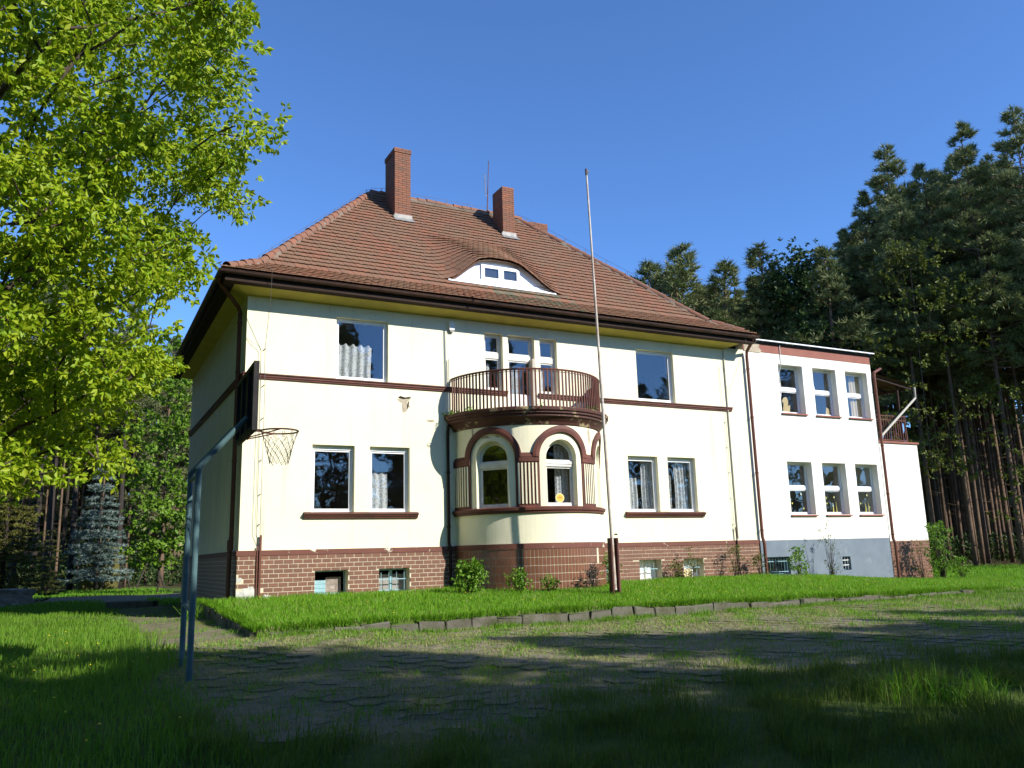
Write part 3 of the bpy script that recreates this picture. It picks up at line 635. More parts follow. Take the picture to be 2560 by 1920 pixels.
# plinth of the bay with upright tiles
mb = MB(); lathe(mb, [(BR+.028, -.5), (BR+.028, 1.10), (BR-.02, 1.102)], -PI/2, PI/2, 64); bpl = mb.build('bay_plinth', X['mortar'], bay)
mb = MB(); lathe(mb, [(BR+.02, .975), (BR+.045, .975), (BR+.045, 1.112), (BR+.02, 1.112)], -H_, H_, 64); mb.build('painted_band', X['band'], bpl)
st = MB(); items = []
tw, th_ = .0985, .198; nT = int(2*H_*(BR+.03)/tw)
for r in range(6):
    for k in range(nT):
        t = -H_+(k+.5)*2*H_/nT; z1 = .972-r*th_-.003
        if r in (0, 1) and abs(math.degrees(t)-33) < 1.4: continue
        items.append((t, z1-th_+.009, z1))
items.sort(key=lambda q: (B(q[0], BR, 0)[0]-CAM.x)**2+(B(q[0], BR, 0)[1]-CAM.y)**2+.3*(q[1]-.5)**2)
tm = MB(); tm.box(-tw/2+.007, tw/2-.007, 0, .02, 0, th_-.014); tp = None
for k, (t, z0, z1) in enumerate(items):
    if k < 300:
        if tp is None: o = tp = tm.build('wall_tile', X['baytile'], bpl)
        else: o = tp.copy(); col.objects.link(o); o.parent = bpl
        p = B(t, BR+.036+rng.uniform(-.001, .0015), z0); o.location = p; o.rotation_euler = (0, 0, t+PI); 
        o.rotation_euler = (0, 0, t)
        o.location = B(t, BR+.0335+rng.uniform(0, .002), z0)
    else:
        st.rv = rng.random(); hw = (tw/2-.006)/BR; curvebox(st, t-hw, t+hw, BR+.02, BR+.037, z0, z1, 1)
tag(st.build('tilework', X['baytile'], bpl), kind='stuff')
# arched windows
for wi, c in enumerate(AC):
    pos = Vector(B(c, BR-.20, 0)); tx = Vector((math.cos(c), math.sin(c), 0)); nrm = Vector((-math.sin(c), math.cos(c), 0))
    T = lambda u, v, w_, pos=pos, tx=tx, nrm=nrm: tuple(pos+tx*u+nrm*w_+Vector((0, 0, v)))
    def outline(hw, z0, zs): return [(-hw, z0), (hw, z0)]+[(hw*math.cos(PI*k/18), zs+hw*math.sin(PI*k/18)) for k in range(0, 19)]
    mb = MB(); ha = AH+.02
    mb.ring(outline(ha, AZ0+.0, AZS), outline(ha-.075, AZ0+.06, AZS), T, .07)
    zt = 3.10; mb.prism([(-ha+.05, zt-.075), (ha-.05, zt-.075), (ha-.05, zt+.065), (-ha+.05, zt+.065)], lambda u, v, w_, T=T: T(u, v, w_-.03), .085)
    mb.prism([(-ha+.05, zt-.012), (ha-.05, zt-.012), (ha-.05, zt+.03), (-ha+.05, zt+.03)], lambda u, v, w_, T=T: T(u, v, w_-.045), .02)
    h2 = ha-.075
    low = [(-h2, AZ0+.06), (h2, AZ0+.06), (h2, zt-.07), (-h2, zt-.07)]
    mb.ring(low, [(-h2+.05, AZ0+.11), (h2-.05, AZ0+.11), (h2-.05, zt-.12), (-h2+.05, zt-.12)], lambda u, v, w_, T=T: T(u, v, w_+.008), .045)
    up = [(-h2, zt+.06), (h2, zt+.06)]+[(h2*math.cos(PI*k/16), AZS+h2*math.sin(PI*k/16)) for k in range(0, 17)]
    h3 = h2-.04; upi = [(-h3, zt+.10), (h3, zt+.10)]+[(h3*math.cos(PI*k/16), AZS+h3*math.sin(PI*k/16)) for k in range(0, 17)]
    mb.ring(up, upi, lambda u, v, w_, T=T: T(u, v, w_+.008), .045)
    fr = mb.build('window', X['oldwood'], bay)
    g = MB(); g.prism([(-h2+.04, AZ0+.10), (h2-.04, AZ0+.10), (h2-.04, zt-.11), (-h2+.04, zt-.11)], lambda u, v, w_, T=T: T(u, v, w_+.028), .006); g.build('pane', X['glass'], fr)
    g = MB(); g.prism([(u*1.01, v) for u, v in upi], lambda u, v, w_, T=T: T(u, v, w_+.028), .006); g.build('pane', X['glass'], fr)
    if wi == 1:
        cm = MB(); us = np.linspace(.03, .40, 25); vs_ = np.linspace(AZ0+.05, 3.6, 5); cm.grid(us, vs_, lambda u, v: T(u, v, .25+.02*math.sin(u*60))); cm.build('curtain', X['lace'], fr, smooth=True, fix=False)
        for (nm, rx, rz, mt, off) in (('round_sticker', .125, .115, X['stickpale'], .024), ('sticker_face', .107, .097, X['sticker'], .0225)):
            s_ = MB(); s_.prism([(.02+rx*math.cos(2*PI*k/24), AZ0+.23+rz*math.sin(2*PI*k/24)) for k in range(24)], lambda u, v, w_, T=T, off=off: T(u, v, w_+off), .001)
            o = s_.build(nm, mt, fr)
        s_ = MB()
        for (u0, ww, hh_) in ((-.055, .024, .036), (-.028, .018, .03), (-.006, .02, .034), (.018, .012, .03), (.034, .022, .03)):
            s_.prism([(.02+u0, AZ0+.225), (.02+u0+ww, AZ0+.225), (.02+u0+ww*.9, AZ0+.225+hh_), (.02+u0+.002, AZ0+.225+hh_)], lambda u, v, w_, T=T: T(u, v, w_+.0210), .001)
        s_.build('sticker_print', X['stickred'], fr)
# exposed plaster on the bay
for (tc_, zc, rt, rz, sd_) in ((28, 3.86, .07, .20, 4), (33, 3.62, .05, .18, 6), (-51, 3.80, .30, .035, 8), (37, 3.75, .03, .10, 9), (-66, 3.95, .03, .13, 11)):
    pl = ragged(0, zc, rt, rz, 10, sd_, .35); mb = MB(); mb.add([B(R_(tc_)+u/BR, BR+.004, v) for u, v in pl], [tuple(range(10))]); mb.build('peeled_plaster', X['peel'], bay, fix=False)
# balcony railing
rail = MB(); RR = 2.18; ts = np.linspace(-PI/2, PI/2, 49)
rail.tube([B(t, RR, 5.50) for t in ts], .026, 6); rail.tube([B(t, RR, 5.44) for t in ts], .010, 5)
railing = rail.build('balcony_railing', X['brown'], house)
bm_ = MB(); bm_.box(-.020, .020, -.014, .014, 4.49, 5.49); bp = None
for k in range(64):
    t = -PI/2+.03+k*(PI-.06)/63
    if bp is None: o = bp = bm_.build('baluster', X['brown'], railing)
    else: o = bp.copy(); col.objects.link(o); o.parent = railing
    o.location = B(t, RR, 0); o.rotation_euler = (0, 0, t)
# ================================================================ EAVES, GUTTERS, PIPES
EO = .72; EZ = 7.58
sf = MB()
sf.add([(-.0, 0, 7.22), (15.0, 0, 7.22), (15.35, -.38, 7.338), (-.38, -.38, 7.338), (0, HD, 7.22), (-.38, HD+.38, 7.338)], [(0, 1, 2, 3), (0, 3, 5, 4)]); sf.build('soffit', X['yellow'], house, fix=False)
lm = MB(); lm.box(0, 15.0, -.022, 0, 7.195, 7.219); lm.build('soffit_bead', X['yellow'], house)
fb = MB()
def lshape(x0, y0, zz0, x1, y1, zz1): fb.box(x0, x1, y0, y1, zz0, zz1)
lshape(-.62, -.62, 7.335, WR, -.378, 7.36); lshape(-.62, -.378, 7.335, -.378, HD+.62, 7.36)
lshape(-.64, -.64, 7.333, WR, -.618, 7.50); lshape(-.64, -.618, 7.333, -.618, HD+.62, 7.50)
fb.build('eaves_board', X['wood'], house)
gt = MB(); GR = .075
def gut(p0, p1, out):
    V = []
    for p in (p0, p1):
        for k in range(9):
            a = PI*k/8; V.append((p[0]+out[0]*GR*math.cos(a), p[1]+out[1]*GR*math.cos(a), p[2]-GR*math.sin(a)))
        for k in range(9):
            a = PI*(8-k)/8; V.append((p[0]+out[0]*(GR-.006)*math.cos(a), p[1]+out[1]*(GR-.006)*math.cos(a), p[2]-(GR-.006)*math.sin(a)+.001))
    gt.add(V, [(k, (k+1) % 18, 18+(k+1) % 18, 18+k) for k in range(18)])
    o2 = GR; gt.tube([(p0[0]+out[0]*o2, p0[1]+out[1]*o2, p0[2]), (p1[0]+out[0]*o2, p1[1]+out[1]*o2, p1[2])], .009, 5)
gut((-.79, -.72, 7.545), (WR, -.72, 7.525), (0, -1)); gut((-.72, -.79, 7.546), (-.72, HD+.7, 7.546), (-1, 0))
gt.build('gutter', X['gutter'], house, smooth=False)
def pipe(pts, r=.05, mt='pipe', name='downpipe', parent=house, clips=()):
    mb = MB(); mb.tube(pts, r, 10); 
    for (p, ax) in clips: mb.tube([(p[0], p[1], p[2]-.02), (p[0], p[1], p[2]+.02)], r+.012, 10)
    return mb.build(name, X[mt], parent, smooth=False)
pipe([(-.72, -.30, 7.50), (-.70, -.15, 7.42), (-.16, .32, 6.98), (-.11, .36, 6.86), (-.11, .36, 1.35), (-.14, .34, 1.2), (-.15, .34, .0)], .052, clips=[((-.11, .36, 6.6), 0), ((-.11, .36, 5.35), 0), ((-.11, .36, 3.2), 0), ((-.11, .36, 1.4), 0)])
mb = MB(); mb.tube([(-.13, .35, 1.36), (-.13, .35, 1.12)], .075, 10); mb.build('downpipe_socket', X['pipe'], house)
pipe([(5.34, -.06, 4.32), (5.22, -.07, 4.22), (5.20, -.07, 4.05), (5.20, -.07, 1.2), (5.22, -.11, 1.0), (5.22, -.11, -.1)], .042, 'wood', clips=[((5.20, -.07, 3.0), 0), ((5.20, -.07, 1.6), 0)])
pipe([(15.62, -.70, 7.46), (15.75, -.5, 7.40), (15.86, -.12, 7.18), (15.86, -.10, 7.0), (15.86, -.10, 1.2), (15.88, -.14, 1.0), (15.88, -.14, -.15)], .052, clips=[((15.86, -.10, z_), 0) for z_ in (6.6, 5.0, 3.2, 1.4)])
pipe([(14.93, -.03, 7.15), (14.93, -.03, 1.15)], .021, 'cond', 'conduit')
def wire(pts, r=.006, name='lightning_wire', clipz=()):
    mb = MB(); mb.tube(pts, r, 4)
    for (x_, z_) in clipz: mb.box(x_-.012, x_+.012, -.07, 0, z_-.005, z_+.005)
    return mb.build(name, X['wire'], house)
wire([(.38, -.15, 8.05), (.40, -.82, 7.62), (.42, -.60, 7.0), (.43, -.12, 5.95), (.43, -.10, 5.32), (.45, -.12, 5.1), (.45, -.09, 1.5), (.47, -.07, 1.35)], .006, clipz=[(.44, z_) for z_ in (5.9, 5.0, 4.2, 3.2, 2.4, 1.7)])
wire([(0.0, -.02, 6.15), (.15, -.06, 6.02), (.30, -.09, 5.95), (.34, -.07, 5.85), (.34, -.07, 1.5), (.46, -.06, 1.2)], .005)
wire([(14.7, -.02, 6.6), (14.72, -.05, 5.4), (14.8, -.05, 5.2), (14.78, -.05, 1.35)], .005, clipz=[(14.79, z_) for z_ in (4.8, 4.0, 3.2, 2.4, 1.6)])
wire([(15.35, -.6, 7.6), (15.3, -.72, 7.3), (15.05, -.06, 5.9), (14.97, -.05, 5.6)], .005)
mb = MB(); mb.box(.455, .50, -.09, -.05, -.2, 1.45); mb.box(.40, .425, -.07, -.05, .0, 1.2); mb.build('earthing_angle', X['pipe'], house)
mb = MB(); mb.tube([(14.82, -.07, 1.5), (14.86, -.08, -.1)], .022, 6); mb.build('earthing_angle', X['wood'], house)
mb = MB(); mb.tube([(5.26, -.05, 5.3), (5.26, -.05, 6.05)], .013, 5); mb.build('steel_rod', X['cond'], house)
# ================================================================ ROOF
Y0, YB, YR = -EO-.03, .30, 5.25; ZBEND, ZR = 8.15, 12.91; XL = 4.75
SL1 = (ZBEND-EZ)/(YB-Y0); SL2 = (ZR-ZBEND)/(YR-YB)
def roofz(y): return EZ+(y-Y0)*SL1 if y < YB else ZBEND+(y-YB)*SL2
def hipx(y): return y if y < YB else YB+(y-YB)*(XL-YB)/(YR-YB)
DX = [5.40, 5.62, 5.85, 6.19, 6.57, 6.95, 7.60, 7.95, 8.40, 8.80, 9.15, 9.38]; DHh = [0, .05, .16, .45, .76, .845, .845, .77, .49, .22, .06, 0]
def dh(x):
    if x <= DX[0] or x >= DX[-1]: return 0.
    return float(np.mean([np.interp(x+d, DX, DHh) for d in (-.08, -.04, 0, .04, .08)]))
DY = .74; DLn = 2.45
def bump(x, y):
    if y < DY-.08: return 0.
    q = 1-(y-DY)/DLn
    return dh(x)*max(0., min(1.05, q))*(1 if q > .15 else max(0, q)/.15)
def H(x, y): return roofz(y)+bump(x, y)
base = MB()
def front_sheet(ya, yb, n, up, fn):
    ys = [ya+(yb-ya)*k/n for k in range(n+1)]; m = 72
    V = []
    for y in ys:
        a, b = hipx(y), HW-hipx(y)
        for k in range(m+1):
            x = a+(b-a)*k/m; V.append((x, y, fn(x, y)+up))
    base.add(V, [(i*(m+1)+j, i*(m+1)+j+1, (i+1)*(m+1)+j+1, (i+1)*(m+1)+j) for i in range(n) for j in range(m)])
front_sheet(Y0, .84, 8, -.045, lambda x, y: roofz(y)); front_sheet(DY-.05, YR, 30, -.040, H)
YBk = HD+EO+.03
def flat(pts): base.add(pts, [tuple(range(len(pts)))])
e0, e1 = Y0, HW-Y0; zz = -.04
flat([(e0, Y0, EZ+zz), (YB, YB, ZBEND+zz), (YB, HD-YB, ZBEND+zz), (e0, YBk, EZ+zz)]); flat([(YB, YB, ZBEND+zz), (XL, YR, ZR+zz), (YB, HD-YB, ZBEND+zz)])
flat([(e1, Y0, EZ+zz), (e1, YBk, EZ+zz), (HW-YB, HD-YB, ZBEND+zz), (HW-YB, YB, ZBEND+zz)]); flat([(HW-YB, YB, ZBEND+zz), (HW-YB, HD-YB, ZBEND+zz), (HW-XL, YR, ZR+zz)])
flat([(e0, YBk, EZ+zz), (YB, HD-YB, ZBEND+zz), (HW-YB, HD-YB, ZBEND+zz), (e1, YBk, EZ+zz)]); flat([(YB, HD-YB, ZBEND+zz), (XL, YR, ZR+zz), (HW-XL, YR, ZR+zz), (HW-YB, HD-YB, ZBEND+zz)])
roof = base.build('roof', X['tile'], house, fix=False)
# tiles on the front slope
TW, TE = .172, .245
def tile_pts(x, y0, run, fn, sag=0.):
    """one plain tile: tail at (x,y0), running up by 'run' in plan; tail edge rounded"""
    hw = TW/2-.003; prof = [(-hw, .05), (-hw*.62, .012), (0, 0), (hw*.62, .012), (hw, .05), (hw, 1), (-hw, 1)]
    top = []; 
    for (u, f) in prof:
        yy = y0+run*f; lift = .072*(1-f)+.004
        top.append((x+u, yy, fn(x+u, yy)+lift+sag))
    low = [(p[0], p[1], p[2]-.024) for p in top[:5]]
    return top+low, [(0, 1, 2, 3, 4, 5, 6), (0, 7, 8, 1), (1, 8, 9, 2), (2, 9, 10, 3), (3, 10, 11, 4), (4, 11, 5), (0, 6, 7)]
tiles = []; y = Y0-.03; row = 0
while y < YR-.05:
    sl = SL1 if y < YB else SL2; dyp = TE/math.sqrt(1+sl*sl); run = (TE+.08)/math.sqrt(1+sl*sl)
    if y < YB < y+run: run = (TE+.09)/math.sqrt(1+.76**2)
    a, b = hipx(max(Y0, y))+.02, HW-hipx(max(Y0, y))-.02; n = int((b-a)/TW)+2
    off = (row % 2)*TW/2
    for k in range(-1, n+1):
        x = math.floor(a/TW)*TW+k*TW+off
        if x < a+.01 or x > b-.01: continue
        hd = dh(x)
        if hd > .02 and y < DY < y+dyp*.98: tiles.append((x, y, (DY-.02-y)*1.0+.08, 0)); continue
        tiles.append((x, y, min(run, YR-y), row))
    y += dyp; row += 1
x = 5.42
while x < 9.40:                           # tail row along the eyebrow edge
    tiles.append((x, DY-.07, .30, 1)); x += TW*.98
def tmat(x, y): return 1 if (y < .62 and 6.4+.5*math.sin(x*2.3)+(-.3 if y > .2 else .4) < x < 9.6 and rng.random() < .66) else 0
tiles.sort(key=lambda t: (t[0]-CAM.x)**2+(t[1]-CAM.y)**2+(roofz(t[1])-CAM.z)**2)
stA, stB = MB(), MB()
for k, (x, y, run, row) in enumerate(tiles):
    fn = (lambda X_, Y_: roofz(Y_)) if (y < DY-.1) else H
    v, f = tile_pts(x, y, run, fn, rng.uniform(-.004, .006))
    v = [(p[0], p[1]+rng.uniform(-.003, .003), p[2]) for p in v]
    mo = tmat(x, y)
    if k < 300:
        t = MB(); c0 = Vector(v[2]); t.add([Vector(p)-c0 for p in v], f); o = t.build('roof_tile', X['mosstile'] if mo else X['tile'], roof, loc=c0, fix=False)
    else:
        s_ = stB if mo else stA; s_.rv = rng.random(); s_.add(v, f)
tag(stA.build('tile_covering', X['tile'], roof, fix=False), kind='stuff'); tag(stB.build('mossy_tile_covering', X['mosstile'], roof, fix=False), kind='stuff')
# courses on the other slopes, joined
oc = MB()
def slope_rows(pa, pb, qa, qb, n):
    for k in range(n):
        f0, f1 = k/n, (k+1.25)/n; f1 = min(1, f1)
        A, B_, C_, D_ = [Vector(a_).lerp(Vector(b_), f) for a_, b_, f in ((pa, qa, f0), (pb, qb, f0), (pb, qb, f1), (pa, qa, f1))]
        up0 = Vector((0, 0, .036)); oc.rv = rng.random(); oc.quad(A+up0, B_+up0, C_, D_); oc.quad(A+up0, B_+up0, B_, A)
for s_, xe, xb, xr in ((1, e0, YB, XL), (-1, e1, HW-YB, HW-XL)):
    slope_rows((xe, Y0, EZ), (xe, YBk, EZ), (xb, YB, ZBEND), (xb, HD-YB, ZBEND), 4); slope_rows((xb, YB, ZBEND), (xb, HD-YB, ZBEND), (xr, YR, ZR), (xr, YR, ZR), 21)
slope_rows((e0, YBk, EZ), (e1, YBk, EZ), (YB, HD-YB, ZBEND), (HW-YB, HD-YB, ZBEND), 4); slope_rows((YB, HD-YB, ZBEND), (HW-YB, HD-YB, ZBEND), (XL, YR, ZR), (HW-XL, YR, ZR), 22)
tag(oc.build('rear_tile_courses', X['tile'], roof, fix=False), kind='stuff')
# ridge and hip caps
cm = MB(); n = 9; Lc = .40; V = []
for (yy, r) in ((0, .125), (Lc*.5, .115), (Lc, .100)):
    for k in range(n): a = -.15+ (PI+.3)*k/(n-1); V.append((r*math.cos(a), yy, r*math.sin(a)-.03))
cm.add(V, [(i*n+k, i*n+k+1, (i+1)*n+k+1, (i+1)*n+k) for i in range(2) for k in range(n-1)])
r_in = [(p[0]*.85, p[1], p[2]-.012) for p in V[:n]]; cm.add(V[:n]+r_in, [(k, k+1, n+k+1, n+k) for k in range(n-1)])
capmesh = None
def caps(p0, p1, lift=.06, mort=True):
    global capmesh
    p0, p1 = Vector(p0), Vector(p1); d = p1-p0; L_ = d.length; d.normalize(); k = 0; s_ = 0
    q = Matrix((d.cross(Vector((0, 0, 1))).normalized(), d, d.cross(Vector((0, 0, 1))).normalized().cross(d))).transposed().to_quaternion()
    while s_ < L_-.2:
        if capmesh is None: o = cm.build('ridge_tile', X['ridge'], roof, smooth=True, fix=False); capmesh = o.data
        else: o = bpy.data.objects.new('ridge_tile', capmesh); col.objects.link(o); o.parent = roof
        jig = rng.uniform(-.012, .012)
        o.location = p0+d*s_+Vector((jig, jig, lift+rng.uniform(-.01, .012))); o.rotation_mode = 'QUATERNION'; o.rotation_quaternion = q; s_ += .335
def mort(p0, p1, w_=.125, lift=.02):
    p0, p1 = Vector(p0), Vector(p1); mb = MB(); n_ = max(2, int((p1-p0).length/.18)); r = random.Random(5)
    pts = [p0.lerp(p1, k/n_)+Vector((r.uniform(-.015, .015), r.uniform(-.015, .015), lift-.06)) for k in range(n_+1)]
    mb.tube(pts, [w_*r.uniform(.85, 1.15) for _ in pts], 6); return mb.build('ridge_mortar', X['ridgemortar'], roof)
hips = [((e0+.12, Y0+.12, EZ+.05), (YB, YB, ZBEND)), ((YB, YB, ZBEND), (XL, YR, ZR)), ((HW-YB-.1, YB, ZBEND), (HW-XL, YR, ZR)), ((XL, YR, ZR+.02), (HW-XL, YR, ZR+.02)), ((e1-.35, Y0+.3, EZ+.12), (HW-YB-.1, YB, ZBEND))]
for p0, p1 in hips: caps(p0, p1); mort(p0, p1)
# lightning wire on stand-offs
def standoffs(p0, p1, n_, h=.20):
    mb = MB(); p0, p1 = Vector(p0), Vector(p1); tops = []
    for k in range(n_):
        p = p0.lerp(p1, (k+.5)/n_); mb.tube([p+Vector((0, 0, .05)), p+Vector((0, 0, h+.08))], .010, 4); tops.append(p+Vector((0, 0, h+.07)))
    mb.tube([p0+Vector((0, 0, h))]+tops+[p1+Vector((0, 0, h))], .005, 4); mb.build('lightning_wire', X['wire'], roof)
standoffs((.1, .1, 7.95), (XL, YR, ZR), 12, .17); standoffs((XL, YR, ZR), (HW-XL, YR, ZR), 7, .22); standoffs((HW-XL, YR, ZR), (HW-.4, .4, 8.25), 9, .22)
# ---- eyebrow dormer face
fy = DY+.10
xs = np.linspace(5.48, 9.32, 60); mb = MB(); V = []
for x in xs: V += [(x, fy, roofz(fy)-.06), (x, fy, H(x, fy)-.03+.0)]
mb.add(V, [(2*k, 2*k+2, 2*k+3, 2*k+1) for k in range(len(xs)-1)]); dorm = mb.build('dormer', X['dormer'], house, fix=False)
mb = MB(); V = []
for x in xs:
    hh_ = dh(x); V += [(x, fy-.02, roofz(fy)+hh_*.80-.02), (x, fy-.02, roofz(fy)+hh_*.80+.012)]
mb.add(V, [(2*k, 2*k+2, 2*k+3, 2*k+1) for k in range(len(xs)-1) if dh(xs[k]) > .2]); mb.build('dormer_trim', X['pvc'], dorm, fix=False)
mb = MB()
for x0, x1, s_ in ((5.75, 6.35, .01), (6.36, 8.0, .03), (8.01, 9.0, .012)): mb.box(x0, x1, fy-.03-s_, fy-.002, roofz(fy)-.06, roofz(fy)+.05+s_)
mb.add([(5.6, fy-.03, roofz(fy)+.02), (9.15, fy-.03, roofz(fy)+.02), (9.15, DY-.10, roofz(DY-.1)+.06), (5.6, DY-.10, roofz(DY-.1)+.06)], [(0, 1, 2, 3)]); mb.build('dormer_apron', X['dormer'], dorm)
dwn = MB(); T = TFy(fy-.06); frame_rect(dwn, 6.70, 7.95, 8.735, 9.215, .045, T, .05)
dwn.box(7.30, 7.37, fy-.058, fy-.01, 8.78, 9.17)
for a, b in ((6.745, 7.30), (7.37, 7.905)): frame_rect(dwn, a, b, 8.78, 9.17, .05, TFy(fy-.075), .06)
dw = dwn.build('window', X['pvc'], dorm)
for a, b in ((6.79, 7.255), (7.415, 7.86)):
    g = MB(); g.box(a, b, fy-.052, fy-.046, 8.825, 9.125); g.build('pane', X['glass'], dw); g = MB(); g.box(a, b, fy-.02, fy-.008, 8.82, 9.13); g.build('painted_attic_dark', X['felt'], dw)  # felt-black sheet behind each pane stands in for the unlit attic
# ---- chimneys
def chimney(x0, x1, y0, y1, z0, z1, cap, seed):
    r = random.Random(seed); c = MB(); g = .012
    c.box(x0+g, x1-g, y0+g, y1-g, z0, z1-.02); ch = c.build('chimney', X['cmortar'], house)
    bk = MB(); hb, lb = .077, .262; z = z0; k = 0
    while z < z1-.03:
        out = .025 if (cap and z > z1-.16) else 0
        for (a0, a1, fixed, ax) in ((x0-out, x1+out, y0-out, 'f'), (x0-out, x1+out, y1+out, 'b'), (y0-out, y1+out, x0-out, 'l'), (y0-out, y1+out, x1+out, 'r')):
            s_ = a0-(k % 2)*lb/2
            while s_ < a1-.01:
                p, q = max(s_, a0), min(s_+lb-.011, a1); pr = r.uniform(0, .005)
                if q-p > .02:
                    bk.rv = r.random()
                    if ax == 'f': bk.box(p, q, fixed-pr, fixed+.05, z, z+hb-.011)
                    if ax == 'b': bk.box(p, q, fixed-.05, fixed+pr, z, z+hb-.011)
                    if ax == 'l': bk.box(fixed-pr, fixed+.049, p+.001, q-.001, z+.001, z+hb-.012)
                    if ax == 'r': bk.box(fixed-.049, fixed+pr, p+.001, q-.001, z+.001, z+hb-.012)
                s_ += lb
        z += hb; k += 1
    tag(bk.build('brickwork', X['cbrick'], ch), kind='stuff')
    return ch
c1 = chimney(5.12, 5.66, 3.84, 4.78, 11.2, 14.02, True, 1); c2 = chimney(9.04, 9.49, 3.86, 4.62, 11.2, 13.40, False, 2); c3 = chimney(11.85, 12.66, 7.0, 7.5, 10.8, 13.78, False, 3)
for ch, x0, x1, yf in ((c1, 5.10, 5.70, 3.84), (c2, 9.0, 9.53, 3.86)):
    mb = MB(); zb = roofz(yf); mb.box(x0, x1, yf-.035, yf-.012, zb-.12, zb+.17); mb.add([(x0-.02, yf-.03, zb+.05), (x1+.02, yf-.03, zb+.05), (x1+.05, yf-.2, zb-.11), (x0-.05, yf-.2, zb-.11)], [(0, 1, 2, 3)]); mb.box(x0-.03, x0+.0, yf-.03, yf+.7, zb+.05, zb+.12)
    mb.build('flashing', X['flash'], ch)
    mb = MB()
    for k in range(3): mb.tube([(x0+.1+k*.15, yf+.1+k*.2, ch['zt'] if 'zt' in ch else (14.0 if ch == c1 else 13.38)), (x0+.1+k*.15, yf+.1+k*.2, (14.08 if ch == c1 else 13.47))], .008, 4)
    mb.build('lightning_wire', X['wire'], ch)
# ================================================================ ANNEX
annex = empty('annex', (15.8, 0, 0), 0, 'white flat-roofed annex with grey plinth joined to the end of the cream villa', 'building')
def apar(o):            # children keep world placement
    for ch in o: ch.parent = annex; ch.location = Vector(ch.location)-annex.location
A0, A1, AD = 15.8, 21.84, 9.0
gx_ = [(17.31, 18.42), (18.90, 20.02), (20.49, 21.60)]
GW = [(a, b, 5.25, 6.91) for a, b in gx_]+[(a, b, 1.89, 3.62) for a, b in gx_]
parts = []
wl = MB(); panel(wl, A0+.004, A1, 1.08, 7.55, GW, .32, TFy(.004)); panel(wl, .33, AD, 1.08, 7.55, [], .3, lambda u, v, w_: (A1-w_, u, v)); panel(wl, A0, A1, 1.08, 7.55, [], .3, lambda u, v, w_: (u, AD+.3-w_, v))
awall = wl.build('wall', X['white']); parts.append(awall)
wl = MB(); panel(wl, A0+.06, A1, -.9, 1.08, [(16.08, 17.05, .0, .56), (19.42, 19.80, .06, .50)], .3, TFy(.010)); panel(wl, .31, AD, -.9, 1.08, [], .3, lambda u, v, w_: (A1-.004-w_, u, v)); parts.append(wl.build('plinth', X['grey']))
im = MB(); im.box(A0+.01, A1-.3, .33, AD, 4.2, 4.4); im.box(A0+.01, A1-.3, 4.0, 4.1, 1.0, 7.4); im.box(A0+.02, A1-.3, .33, AD, .9, 1.0); im.box(18.62, 18.70, .33, 4.0, 1.0, 4.2); parts.append(im.build('added_partition', X['room']))
im = MB(); im.box(A0+.008, A1-.004, -.004, .0035, 7.25, 7.545); band = im.build('painted_band', X['pinkband']); parts.append(band)
im = MB(); im.prism([(15.85, 7.24), (16.55, 7.22), (16.62, 7.30), (16.50, 7.42), (16.56, 7.54), (15.85, 7.54)], TFy(-.012), .008); parts.append(im.build('peeled_plaster', X['peel']))
im = MB(); im.box(A0-.05, A1+.06, -.06, AD+.3, 7.552, 7.60); parts.append(im.build('roof_deck', X['felt']))
im = MB(); im.box(15.72, A1+.12, -.15, -.10, 7.618, 7.655); im.box(15.72, A1+.12, -.10, -.0, 7.64, 7.655); im.box(A1+.07, A1+.12, -.10, AD+.3, 7.618, 7.65); parts.append(im.build('roof_edge', X['tin']))
im = MB()
for k in range(5): im.tube([(17.0+k*1.1, .3, 7.62), (17.0+k*1.1, .3, 7.80)], .012, 4)
parts.append(im.build('lightning_standoff', X['wire']))
